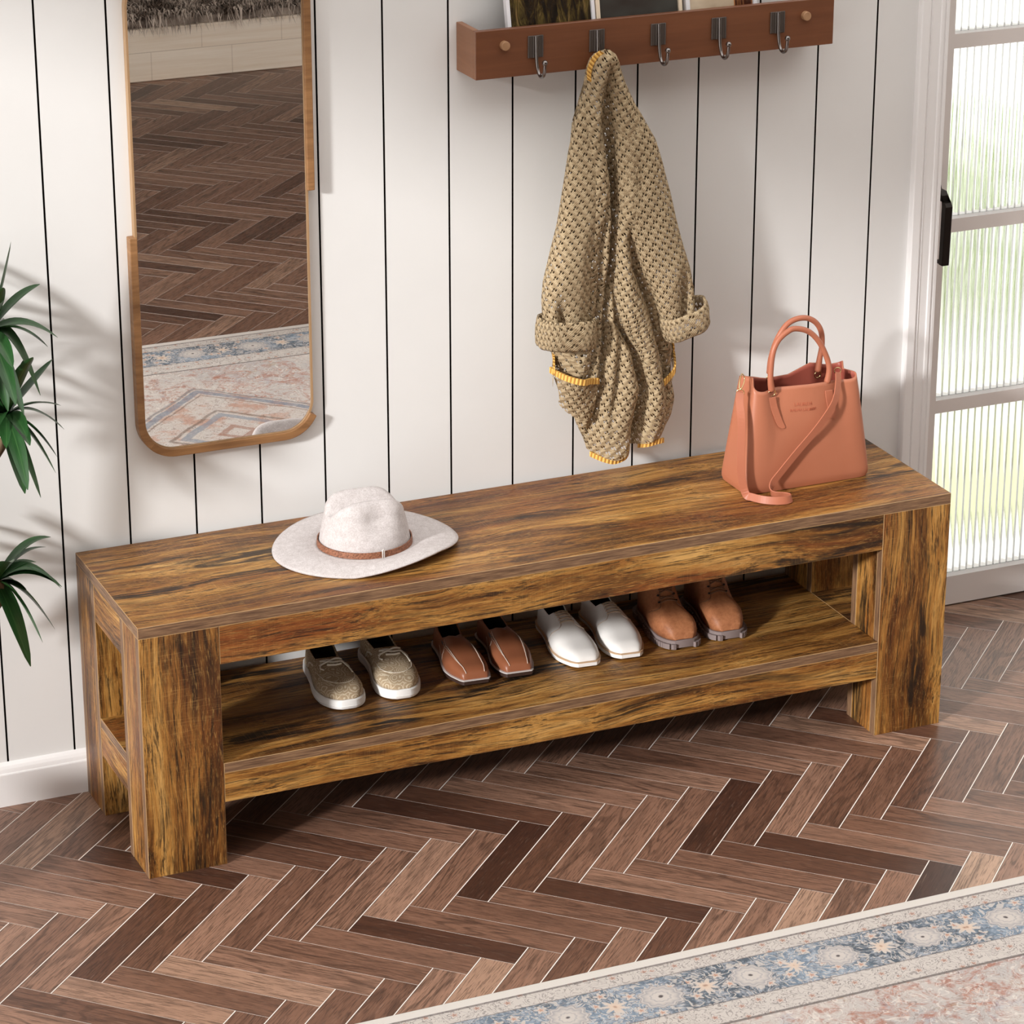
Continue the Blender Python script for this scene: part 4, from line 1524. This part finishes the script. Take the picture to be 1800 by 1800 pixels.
def make_shoe(kind, x, y_toe, label, group, mir_):
    K = SHOES[kind]
    turn = R(5.5)
    nm = {'boat': 'boat_shoe', 'loafer': 'loafer', 'white': 'derby_shoe', 'boot': 'lace_up_boot'}[kind]
    t = thing(nm, (x + K['L'] * math.sin(turn), y_toe + K['L'] * math.cos(turn), ZS + .0006), label, 'boot' if kind == 'boot' else 'shoe', group)
    t.rotation_euler = (0, 0, -turn)
    top, ol, so = shoe_parts(kind, mir_, t)
    def lace(pts, lift_, r, mat):
        mb = MB()
        mb.tube(lace_path(top, pts, lift_), r, 7)
        mb.build('lace', mat, t, smooth=True, local=True)
    if kind == 'boat':
        for pts, lf, r in (([(.50, -.020), (.545, -.010), (.565, .006), (.55, .020), (.60, .031)], .0022, .0019), ([(.57, -.026), (.555, -.008), (.525, .006), (.51, .021)], .0034, .0019),
                           ([(.50, -.020), (.53, .0), (.50, .020)], .0020, .0019), ([(.585, -.012), (.60, .004), (.585, .016)], .0012, .0022),
                           ([(.545, -.021), (.60, -.026), (.645, -.022)], .0022, .0016), ([(.55, .021), (.62, .028), (.70, .030)], .0022, .0016),
                           ([(.27, -.032), (.34, -.030), (.41, -.030)], .0016, .0017), ([(.27, .032), (.34, .030), (.41, .030)], .0016, .0017)):
            lace(pts, lf, r, LACEW)
        line_on(top, [(.56, -.034), (.68, -.033), (.78, -.028), (.84, -.015), (.855, 0), (.84, .015), (.78, .028), (.68, .033), (.56, .034)], .0006, LACEW, 'seam', t)
    elif kind == 'loafer':
        line_on(top, [(.40, -.020), (.52, -.024), (.66, -.0245), (.80, -.023), (.90, -.021), (.94, -.020), (.965, -.019), (.98, -.0185)], .0009, STITCH, 'seam', t)
        line_on(top, [(.40, .020), (.52, .024), (.66, .0245), (.80, .023), (.90, .021), (.94, .020), (.965, .019), (.98, .0185)], .0009, STITCH, 'seam', t)
        line_on(top, [(.40, -.0225), (.52, -.0265), (.66, -.027), (.80, -.0245), (.91, -.021)], .0005, STITCH, 'seam', t)
        line_on(top, [(.40, .0225), (.52, .0265), (.66, .027), (.80, .0245), (.91, .021)], .0005, STITCH, 'seam', t)
        for sx in (-1, 1):
            line_on(top, [(.33, sx * .026), (.42, sx * .029), (.50, sx * .034), (.54, sx * .031), (.50, sx * .026)], .0006, STITCH, 'seam', t)
            mb = MB()
            a, b_ = top(.345, sx * .0225), top(.50, sx * .0255)
            c = top(.43, sx * .030)
            up = Vector((0, 0, .0012))
            mb.face([a + up, b_ + up, c + up])
            mb.build('elastic_gusset', plain('grey_elastic', srgb(96, 92, 94), .7), t, local=True, solid=.001)
    elif kind == 'white':
        for k, v in enumerate((.40, .435, .47, .505, .54)):
            lace([(v + .006, -.013 - .0004 * k), (v, 0), (v + .006, .013 + .0004 * k)], .0016, .0015, LACEP)
        for sx in (-1, 1):
            line_on(top, [(.385, sx * .010), (.46, sx * .0105), (.54, sx * .012), (.585, sx * .017), (.60, sx * .024), (.57, sx * .034), (.52, sx * .038)], .0007, STITCH, 'seam', t)
    else:
        for k, (va, vb) in enumerate(((.43, .455), (.475, .50), (.52, .545), (.565, .59))):
            w = .012 + .0012 * k
            lace([(va, -w), ((va + vb) / 2, 0), (vb, w)], .003, .0014, LACEB)
            lace([(va, w), ((va + vb) / 2, 0), (vb, -w)], .0036, .0014, LACEB)
        lace([(.615, -.017), (.605, 0), (.615, .017)], .003, .0014, LACEB)
        for v, w in ((.455, .014), (.50, .0155), (.545, .017), (.595, .0185)):
            for sx in (-1, 1):
                mb = MB()
                mb.sphere(top(v, sx * w) + Vector((0, 0, .0012)), (.0028, .0028, .002), seg=8, rings=5)
                mb.build('eyelet', EYELET, t, smooth=True, local=True)
        for sx in (-1, 1):
            line_on(top, [(.44, sx * .009), (.56, sx * .0135), (.63, sx * .018), (.655, sx * .024), (.62, sx * .031), (.54, sx * .035)], .0008, LACEB, 'seam', t)
    return t


G = 'pairs of shoes on the bench shelf'
make_shoe('boat', .442, -.283, 'beige paisley boat shoe on the shelf, leftmost of all the shoes', G, True)
make_shoe('boat', .554, -.281, 'beige paisley boat shoe on the shelf, beside the brown loafers', G, False)
make_shoe('loafer', .706, -.277, 'brown slip-on loafer on the shelf, beside the paisley boat shoes', G, True)
make_shoe('loafer', .797, -.277, 'brown slip-on loafer on the shelf, beside the white shoes', G, False)
make_shoe('white', .936, -.290, 'white leather lace-up shoe on the shelf, beside the brown loafers', G, True)
make_shoe('white', 1.031, -.286, 'white leather lace-up shoe on the shelf, beside the tan boots', G, False)
make_shoe('boot', 1.152, -.279, 'tan lace-up boot with grey lug sole, beside the white shoes', G, True)
make_shoe('boot', 1.256, -.277, 'tan lace-up boot with grey lug sole, rightmost of all the shoes', G, False)


# ------------------------------------------------------------------ knitted coat
def make_knit():
    m = NT('open_knit')
    tc = m.t.nodes.new('ShaderNodeTexCoord')
    u, v, _ = m.sep(tc.outputs['UV'])
    cw, ch = .0165, .0112
    vv = m.math('MULTIPLY', v, 1 / ch)
    row = m.math('FLOOR', vv)
    uu = m.math('ADD', m.math('MULTIPLY', u, 1 / cw), m.math('MULTIPLY', row, .5))
    fu = m.math('SUBTRACT', m.math('FRACT', uu), .5)
    fv = m.math('SUBTRACT', m.math('FRACT', vv), .5)

    def hole(cx, cy, rx, ry, sl):
        du = m.math('SUBTRACT', fu, cx)
        dv = m.math('SUBTRACT', fv, cy)
        a = m.math('ADD', du, m.math('MULTIPLY', dv, sl))
        b_ = m.math('SUBTRACT', dv, m.math('MULTIPLY', du, .35))
        return m.math('ADD', m.math('POWER', m.math('MULTIPLY', a, 1 / rx), 2.0), m.math('POWER', m.math('MULTIPLY', b_, 1 / ry), 2.0))
    d = m.math('MINIMUM', m.math('MINIMUM', hole(-.17, -.04, .105, .25, .25), hole(.06, .15, .10, .22, .25)), hole(.16, -.22, .085, .19, .25))
    hol = m.math('SUBTRACT', 1.0, m.step(d, .65, 1.15))
    yarn = m.math('SINE', m.math('MULTIPLY', m.math('ADD', m.math('MULTIPLY', u, 1.0), m.math('MULTIPLY', v, .7)), 2 * PI / .0034))
    big = m.math('SINE', m.math('MULTIPLY', m.math('ADD', fu, m.math('MULTIPLY', fv, -.8)), 2 * PI))
    fuzz = m.noise(m.coords('UV', scale=(700, 700, 700)), 1, 3, .7)
    col = m.ramp(m.math('ADD', m.math('MULTIPLY', fuzz, .7), m.math('MULTIPLY', big, .12)), [(.2, srgb(144, 123, 95)), (.5, srgb(184, 164, 133)), (.75, srgb(208, 192, 164))])
    ht = m.math('ADD', m.math('ADD', m.math('MULTIPLY', yarn, .25), m.math('MULTIPLY', big, .8)), m.math('MULTIPLY', m.math('MINIMUM', d, 2.0), .5))
    b = m.bsdf(col, .95, bump=ht, bump_s=.55, bump_d=.0016, spec=.1)
    tr = m.n('BsdfTransparent', {'Color': (1, 1, 1, 1)})
    mx = m.n('MixShader', {0: hol, 1: b, 2: tr})
    m.t.links.new(mx, m.out.inputs[0])
    return m.mat


KNIT = make_knit()


def make_yellow():
    m = NT('yellow_rib_trim')
    tc = m.t.nodes.new('ShaderNodeTexCoord')
    u, v, _ = m.sep(tc.outputs['UV'])
    s_ = m.math('SINE', m.math('MULTIPLY', m.math('ADD', u, m.math('MULTIPLY', v, .35)), 2 * PI / .0075))
    m.bsdf(m.mix(m.step(s_, -.9, .2), srgb(176, 120, 48), srgb(232, 184, 96)), .8, bump=s_, bump_s=.5, bump_d=.002)
    return m.mat


YEL = make_yellow()
coat = thing('knitted_coat', (1.05, -.10, 1.352), 'beige open-knit coat with yellow pocket trims hanging from the second hook', 'coat')
CL = [(.545, 1.036), (.561, 1.030), (.575, 1.023), (.592, 1.013), (.638, .998), (.671, .977), (.714, .956), (.745, .946), (.765, .944), (.782, .962), (.797, .982), (.85, .990), (.95, .975), (1.05, .972), (1.15, .982), (1.21, .984), (1.246, .985), (1.29, .996), (1.317, 1.003), (1.348, 1.008), (1.366, 1.014), (1.378, 1.024), (1.386, 1.042)]
CR = [(.545, 1.190), (.561, 1.199), (.579, 1.208), (.598, 1.216), (.635, 1.222), (.68, 1.212), (.72, 1.212), (.74, 1.214), (.768, 1.206), (.79, 1.186), (.867, 1.170), (.98, 1.165), (1.08, 1.160), (1.156, 1.155), (1.205, 1.142), (1.256, 1.119), (1.318, 1.086), (1.348, 1.074), (1.366, 1.068), (1.378, 1.060), (1.386, 1.048)]
# valleys: (z, x, depth, width)
VAL = [
    [(.55, 1.020, .020, .012), (.66, 1.036, .030, .012), (.78, 1.050, .034, .010), (.85, 1.053, .034, .010), (.96, 1.061, .036, .009), (1.06, 1.064, .045, .008), (1.12, 1.062, .050, .010), (1.19, 1.056, .055, .013), (1.24, 1.050, .050, .013), (1.30, 1.048, .034, .012), (1.345, 1.049, .014, .010), (1.37, 1.05, 0, .01)],
    [(.55, 1.118, .026, .014), (.62, 1.126, .044, .016), (.70, 1.137, .044, .012), (.78, 1.114, .036, .011), (.84, 1.080, .030, .010), (.95, 1.066, .016, .008), (1.0, 1.066, 0, .008)],
    [(.60, 1.19, 0, .01), (.70, 1.190, .018, .010), (.76, 1.178, .026, .010), (.86, 1.150, .024, .010), (.95, 1.112, .028, .013), (1.01, 1.10, .020, .012), (1.05, 1.09, 0, .01)],
    [(.60, 1.06, 0, .008), (.66, 1.066, .014, .012), (.74, 1.078, .018, .012), (.80, 1.080, .012, .010), (.86, 1.075, 0, .01)],
    [(.64, 1.005, 0, .01), (.70, 1.010, .016, .012), (.78, 1.024, .018, .010), (.88, 1.034, .016, .010), (1.0, 1.036, .016, .010), (1.08, 1.044, .012, .008), (1.14, 1.046, 0, .01)],
    [(1.18, 1.03, 0, .006), (1.22, 1.034, .016, .006), (1.30, 1.035, .012, .006), (1.36, 1.04, 0, .006)],
]


def coat_front(x, z):
    y = 0.0
    for vl in VAL:
        if vl[0][0] <= z <= vl[-1][0]:
            xv, dp, wd = interp(vl, z)
            y += 1.35 * dp * math.exp(-(abs(x - xv) / (wd * .9)) ** 1.25)
    y += .005 * mnoise.noise(Vector((x * 22, z * 7, 3.1))) + .003 * mnoise.noise(Vector((x * 60, z * 20, 8.1)))
    return y


ZB = [(.5, -.062), (.7, -.066), (.9, -.072), (1.1, -.080), (1.25, -.094), (1.33, -.104), (1.375, -.106), (1.388, -.120)]   # back layer
ZF = [(.5, .060), (.7, .070), (.9, .062), (1.1, .066), (1.25, .052), (1.33, .044), (1.37, .042), (1.382, .030), (1.387, .004)]  # thickness


def hem_z(x):
    """height of the hem lobes"""
    return .560 + .028 * abs(math.sin((x - 1.073) / .095 * PI / 2)) ** 1.6 if x > 1.0 else .560 + 3.0 * (1.0 - x) ** 1.2


NRW, NCF, NCB = 100, 60, 18
mb = MB()
rows, uvr = [], []
for i in range(NRW + 1):
    tz = i / NRW
    row, uvv = [], []
    for j in range(NCF + 1 + NCB):
        if j <= NCF:
            s_ = j / NCF
        else:
            s_ = 1 - (j - NCF) / NCB
        # hem height depends on x, so rows are warped towards it
        z = lerp(1.386, .545, tz)
        xl, xr = interp(CL, z)[0], interp(CR, z)[0]
        x = lerp(xl, xr, s_)
        hz_ = hem_z(x)
        z = lerp(1.386, max(.545, hz_) if tz > .6 else lerp(.545, max(.545, hz_), tz / .6), tz)
        yb_ = interp(ZB, z)[0]
        th_ = interp(ZF, z)[0]
        e = max(0.0, 1 - abs(2 * s_ - 1) ** 3.2) ** .55
        if j <= NCF:
            y = yb_ - th_ * e + coat_front(x, z) * min(1, e * 1.3)
            y = min(y, yb_ - .004 * e)
        else:
            y = yb_ + .004 * mnoise.noise(Vector((x * 30, z * 12, 9)))
        if z > 1.335: y = min(y, -.1005)
        row.append((x, y, z))
        uvv.append((x + (0 if j <= NCF else .4), z))
    rows.append(row)
    uvr.append(uvv)
# arc-length the u coordinate so the stitches keep their size in folds
for i, row in enumerate(rows):
    acc = row[NCF // 2][0]
    c_ = NCF // 2
    us = [0.0] * len(row)
    us[c_] = acc
    for j in range(c_ + 1, len(row)):
        us[j] = us[j - 1] + math.hypot(row[j][0] - row[j - 1][0], row[j][1] - row[j - 1][1]) * .8
    for j in range(c_ - 1, -1, -1):
        us[j] = us[j + 1] - math.hypot(row[j][0] - row[j + 1][0], row[j][1] - row[j + 1][1]) * .8
    uvr[i] = [(us[j], row[j][2]) for j in range(len(row))]
nu_ = len(rows[0])
mb.grid(rows, True, uvs=lambda i, j: uvr[i][j % nu_] if j < nu_ else (uvr[i][nu_ - 1][0] + .004, uvr[i][0][1]))
mb.build('coat_body', KNIT, coat, smooth=True)


def sleeve(stations, name, seed, fold):
    """stations: (z, xc, half width, y centre, half depth)"""
    mb = MB()
    N = 44
    rows, us = [], []
    M = 46
    zs = [lerp(stations[0][0], stations[-1][0], i / M) for i in range(M + 1)]
    tb = sorted(stations)
    for z in zs:
        xc, hw, yc, hd = interp(tb, z)
        row = []
        for j in range(N):
            a = 2 * PI * j / N
            c, s_ = math.cos(a), math.sin(a)
            x = xc + hw * (abs(c) ** .85) * (1 if c > 0 else -1)
            y = yc - hd * (abs(s_) ** .8) * (1 if s_ > 0 else -1)
            if s_ > 0:
                y += fold(x, z) * s_ + .004 * mnoise.noise(Vector((x * 25, z * 12, seed)))
            row.append((x, y, z))
        rows.append(row)
    for r_ in rows:
        acc, u_ = 0, [0]
        for j in range(1, N + 1):
            p, q = r_[j - 1], r_[j % N]
            acc += math.hypot(p[0] - q[0], p[1] - q[1]) * .85
            u_.append(acc)
        us.append(u_)
    mb.grid(rows, True, uvs=lambda i, j: (us[i][j] - us[i][N // 4], zs[i] * 1.0))
    return mb.build(name, KNIT, coat, smooth=True)


def foldL(x, z):
    f = .012 * math.exp(-((x - 1.002) / .010) ** 2) * max(0, min(1, (1.05 - z) / .1))
    f += .020 * math.exp(-((x - interp([(.85, .955), (.93, .938)], z)[0]) / .010) ** 2) * max(0, min(1, (.93 - z) / .05))
    return f


def foldR(x, z):
    f = .022 * math.exp(-((x - interp([(.86, 1.213), (.95, 1.205), (1.05, 1.19)], z)[0]) / .010) ** 2) * max(0, min(1, (.96 - z) / .06))
    f += .012 * math.exp(-((x - interp([(1.05, 1.112), (1.17, 1.103)], z)[0]) / .008) ** 2) * max(0, 1 - abs(z - 1.13) / .06)
    return f


sl = sleeve([(1.285, 1.004, .010, -.118, .006), (1.25, 1.002, .023, -.118, .014), (1.19, 1.002, .034, -.118, .022), (1.128, .998, .039, -.118, .026), (1.052, .984, .037, -.118, .030), (1.0, .975, .041, -.117, .033), (.941, .966, .046, -.116, .035), (.906, .965, .048, -.115, .034), (.845, .966, .045, -.114, .030)], 'sleeve', 2.2, foldL)
sr = sleeve([(1.295, 1.084, .008, -.120, .006), (1.25, 1.092, .028, -.120, .016), (1.205, 1.105, .041, -.119, .024), (1.15, 1.115, .049, -.119, .029), (1.10, 1.123, .056, -.118, .031), (1.045, 1.137, .056, -.117, .032), (1.0, 1.156, .050, -.116, .034), (.94, 1.177, .049, -.115, .034), (.90, 1.192, .043, -.114, .033), (.842, 1.205, .036, -.113, .028)], 'sleeve', 5.2, foldR)


def cuff(parent, cx, cz, yc, hw, hd, hgt, tilt, seed, tx=0.0):
    """turned-back cuff: a rolled sheet of knit around the sleeve end"""
    mb = MB()
    N = 44
    prof = [(.88, .25), (.93, .46), (1.0, .5), (1.05, .42), (1.07, .15), (1.06, -.2), (1.03, -.44), (.97, -.5), (.90, -.42), (.86, -.2)]
    rows, us = [], []
    for k, v in prof:
        row = []
        for j in range(N):
            a = 2 * PI * j / N
            c, s_ = math.cos(a), math.sin(a)
            x = hw * k * (abs(c) ** .62) * (1 if c > 0 else -1)
            y = -hd * k * (abs(s_) ** .8) * (1 if s_ > 0 else -1)
            z = v * hgt + .004 * mnoise.noise(Vector((x * 30, y * 30, seed)))
            x += .004 * mnoise.noise(Vector((v * 9, s_ * 3, seed + 2)))
            z += x * math.sin(tilt)
            x = x * math.cos(tilt) - v * hgt * math.sin(tilt) * .6
            row.append((cx + x, yc + y, cz + z))
        rows.append(row)
    mb.grid(rows, True, uvs=lambda i, j: (j / N * 2 * (hw + hd) * 2.3, prof[i][1] * hgt + (.2 if i > 7 or i < 1 else 0)))
    mb.build('cuff', KNIT, parent, smooth=True)


cuff(sl, .966, .839, -.114, .056, .038, .060, R(-5), 1.0)
cuff(sr, 1.221, .831, -.113, .047, .038, .050, R(19), 4.0)


def trim_ribbon(pts, hgt, name, updir=(0, 0, 1), parent=coat, th=.004):
    pts = spline(pts, 6)
    mb = MB()
    rows, us = [], [0.0]
    for a_, b_ in zip(pts, pts[1:]): us.append(us[-1] + (b_ - a_).length)
    u_ = Vector(updir).normalized()
    for i, p in enumerate(pts):
        t_ = (pts[min(i + 1, len(pts) - 1)] - pts[max(i - 1, 0)]).normalized()
        n_ = t_.cross(u_).normalized() * (th / 2)
        rows.append([p + u_ * hgt / 2 + n_, p - u_ * hgt / 2 + n_, p - u_ * hgt / 2 - n_, p + u_ * hgt / 2 - n_])
    mb.grid(rows, True, cap0=True, cap1=True, uvs=lambda i, j: (us[i], j * hgt / 2))
    return tag(mb.build(name, YEL, parent, smooth=True, auto=R(50)), 'yellow ribbed knit trim')


def cf(x, z, d=.0):
    """point on the coat's front skin"""
    xl, xr = interp(CL, z)[0], interp(CR, z)[0]
    s_ = min(1, max(0, (x - xl) / (xr - xl)))
    e = max(0.0, 1 - abs(2 * s_ - 1) ** 3.2) ** .55
    yb_ = interp(ZB, z)[0]
    return min(yb_ - interp(ZF, z)[0] * e + coat_front(x, z) * min(1, e * 1.3), yb_ - .004 * e) - d


# pocket patches with open, sagging mouths
def pocket(cols, name, side):
    """cols: list of (x_top, z_top, x_bot, z_bot, bulge)"""
    mb = MB()
    rows, n = [], 16
    for i in range(n + 1):
        t_ = i / n
        row = []
        for (xt, zt_, xb, zb, bl) in cols:
            x, z = lerp(xt, xb, t_), lerp(zt_, zb, t_)
            y = cf(x, z) - .002 - bl * (1 - t_) ** 1.3
            row.append((x, y, z))
        rows.append(row)
    mb.grid(rows, uvs=lambda i, j: (rows[i][j][0] + .3 * abs(rows[i][j][1]), rows[i][j][2]))
    return mb.build(name, KNIT, coat, smooth=True), rows[0]


pk1, lip1 = pocket([(.946, .7565, .975, .672, .006), (.954, .753, .985, .660, .018), (.968, .7485, .995, .652, .024), (.990, .743, 1.006, .645, .020), (1.012, .7375, 1.018, .642, .010), (1.033, .733, 1.030, .642, .001)], 'pocket', -1)
trim_ribbon([Vector(p) + Vector((0, -.001, -.001)) for p in lip1], .012, 'pocket_trim', parent=pk1)
bl1 = [Vector((.946, cf(.955, .757) - .008, .758)), Vector((.952, cf(.96, .77) + .008, .774)), Vector((.968, cf(.965, .785) + .010, .788)), Vector((.990, cf(.985, .79) + .003, .797))]
trim_ribbon(bl1, .009, 'pocket_trim', parent=pk1)


def pocket_inside(lip, dz, name, parent):
    top_ = spline(lip, 5)
    mb = MB()
    rows = [[Vector((p.x, p.y + .001 * k, p.z - dz * k / 6)) for p in top_] for k in range(7)]
    mb.grid(rows, uvs=lambda i, j: (rows[i][j].x, rows[i][j].z))
    mb.build(name, KNIT, parent, smooth=True)


pocket_inside(bl1, .036, 'pocket_lining', pk1)
pk2, lip2 = pocket([(1.180, .706, 1.196, .655, .001), (1.194, .714, 1.206, .652, .010), (1.208, .728, 1.214, .648, .014), (1.219, .748, 1.220, .645, .006)], 'pocket', 1)
trim_ribbon([Vector(p) + Vector((0, -.001, -.001)) for p in lip2], .013, 'pocket_trim', parent=pk2)
bl2 = [Vector((1.221, cf(1.21, .756) - .004, .752)), Vector((1.219, cf(1.205, .768) + .008, .771)), Vector((1.206, cf(1.2, .776) + .008, .781)), Vector((1.184, cf(1.184, .782) + .002, .788))]
trim_ribbon(bl2, .008, 'pocket_trim', parent=pk2)
pocket_inside(bl2, .04, 'pocket_lining', pk2)
for xa, xb, nme in ((1.034, 1.118, 'hem_trim'), (1.132, 1.184, 'hem_trim')):
    pts = []
    for k in range(9):
        x = lerp(xa, xb, k / 8)
        z = max(.545, hem_z(x)) - .0015
        pts.append(Vector((x, lerp(cf(x, z), interp(ZB, z)[0], .15), z - .003)))
    trim_ribbon(pts, .010, nme)
trim_ribbon([(1.006, -.125, 1.330), (1.005, -.125, 1.345), (1.009, -.126, 1.362), (1.018, -.127, 1.376), (1.030, -.128, 1.384)], .009, 'collar_trim', updir=(.8, 0, -.5))


# ------------------------------------------------------------------ potted dracaena at the left
def make_draca():
    m = NT('dracaena_leaf')
    tc = m.t.nodes.new('ShaderNodeTexCoord')
    u, v, _ = m.sep(tc.outputs['UV'])
    n_ = m.noise(m.coords('UV', scale=(5, 60, 1)), 1, 3)
    col = m.ramp(n_, [(.3, srgb(20, 48, 24)), (.7, srgb(52, 98, 48))])
    ed = m.step(m.math('ABSOLUTE', m.math('SUBTRACT', v, .5)), .05, .0)
    col = m.mix(m.math('MULTIPLY', ed, .3), col, srgb(96, 136, 80))
    m.bsdf(col, .33, spec=.5)
    return m.mat


DRA = make_draca()
PX_, PY_ = -.62, -.40
plant = thing('potted_dracaena', (PX_, PY_, 0), 'green leafy potted plant beside the left end of the bench', 'plant')


def leaf(mb, base, tip, width, droop, roll):
    base, tip = Vector(base), Vector(tip)
    d = tip - base
    L = d.length
    mid = (base + tip) / 2 + Vector((0, 0, droop))
    n = 12
    side0 = d.cross(Vector((0, 0, 1)))
    if side0.length < .01: side0 = Vector((1, 0, 0))
    side0.normalize()
    rows = []
    for i in range(n + 1):
        t = i / n
        p = base * (1 - t) ** 2 + mid * 2 * t * (1 - t) + tip * t * t
        tg = ((mid - base) * (1 - t) + (tip - mid) * t).normalized()
        nrm = side0.cross(tg).normalized()
        s_ = (side0 * math.cos(roll) + nrm * math.sin(roll)).normalized()
        up = s_.cross(tg).normalized()
        w = width * .55 * max(.03, (math.sin(PI * min(1, (t * .86 + .10))) ** .8)) * (1 if t < .96 else .3)
        row = [p - s_ * w, p - s_ * w * .5 - up * w * .22, p - up * w * .30, p + s_ * w * .5 - up * w * .22, p + s_ * w]
        rows.append(row)
    mb.grid(rows, uvs=lambda i, j: (i / n, j / 4))


pr = random.Random(77)


def rosette(c, tips, extra, Lmean, rmin=0.0):
    for tp in tips:
        mb = MB()
        leaf(mb, c, tp[:3], tp[3] if len(tp) > 3 else .027, tp[4] if len(tp) > 4 else .035, pr.uniform(-.35, .35))
        mb.build('leaf', DRA, plant, smooth=True)
    for k in range(extra):
        a = pr.uniform(PI * .55, PI * 1.55) if pr.random() < .8 else pr.uniform(0, 2 * PI)
        el = pr.uniform(-.9, 1.1)
        L = Lmean * pr.uniform(.8, 1.15)
        tp = Vector(c) + Vector((math.cos(a) * math.cos(el), math.sin(a) * math.cos(el), math.sin(el))) * L
        if tp.x > c[0] + .055: tp.x = c[0] - .06
        if tp.y > -.03: tp.y = -.03
        mb = MB()
        leaf(mb, c, tp, .027, .035, pr.uniform(-.4, .4))
        mb.build('leaf', DRA, plant, smooth=True)


c1, c2, c3 = (-0.169, -0.145, 0.998), (-0.148, -0.145, 0.840), (-0.185, -0.145, 0.524)
rosette(c1, [(-0.121, -0.150, 1.158, .03, .0), (-0.072, -0.145, 1.073, .026, .03), (-0.045, -0.145, 0.970, .026, .05), (-0.067, -0.155, 0.959, .03, .05), (-0.088, -0.165, 0.873, .034, .10), (-0.158, -0.175, 0.869, .034, .06), (-0.151, -0.195, 1.091, .03, .02)], 26, .16)
rosette(c2, [(-0.045, -0.140, 0.840, .022, .03), (-0.045, -0.155, 0.799, .024, .05), (-0.064, -0.165, 0.753, .022, .045), (-0.072, -0.180, 0.728, .028, .05), (-0.106, -0.195, 0.691, .034, .04), (-0.137, -0.205, 0.707, .032, .03), (-0.053, -0.130, 0.926, .034, .01), (-0.103, -0.125, 0.932, .026, .0)], 26, .15)
rosette(c3, [(-0.076, -0.135, 0.588, .03, .05), (-0.084, -0.125, 0.566, .024, .04), (-0.065, -0.145, 0.488, .032, .075), (-0.066, -0.155, 0.495, .024, .055), (-0.081, -0.145, 0.409, .030, .06), (-0.112, -0.170, 0.398, .036, .07), (-0.141, -0.185, 0.361, .036, .05), (-0.124, -0.125, 0.485, .022, .03), (-0.101, -0.115, 0.535, .02, .03)], 26, .16)
STEM = plain('cane_bark', srgb(120, 96, 72), .8)
for c in (c1, c2, c3):
    mb = MB()
    bs = Vector((PX_ + .06 * (c[2] - .8), PY_ + .03 * pr.uniform(-1, 1), .23))
    mb.tube(spline([bs, Vector((lerp(PX_, c[0], .35), lerp(PY_, c[1], .5), lerp(.175, c[2], .45))), Vector(c) + Vector((-.012, 0, -.06)), Vector(c)], 6), .009, 8)
    mb.build('stem', STEM, plant, smooth=True)
mb = MB()
prof = [(.0, .0), (.096, .0), (.102, .006), (.117, .245), (.121, .25), (.121, .26), (.111, .26), (.106, .23), (0, .23)]
mb.grid([[(PX_ + r * math.cos(2 * PI * j / 40), PY_ + r * math.sin(2 * PI * j / 40), z) for j in range(40)] for r, z in prof], True)
mb.build('pot', plain('white_ceramic', srgb(232, 228, 222), .3), plant, smooth=True, auto=R(40), weld=True)
mb = MB().cyl((PX_, PY_, .22), (PX_, PY_, .240), .103, 32)
mb.build('soil', plain('potting_soil', srgb(50, 36, 28), .95), plant)
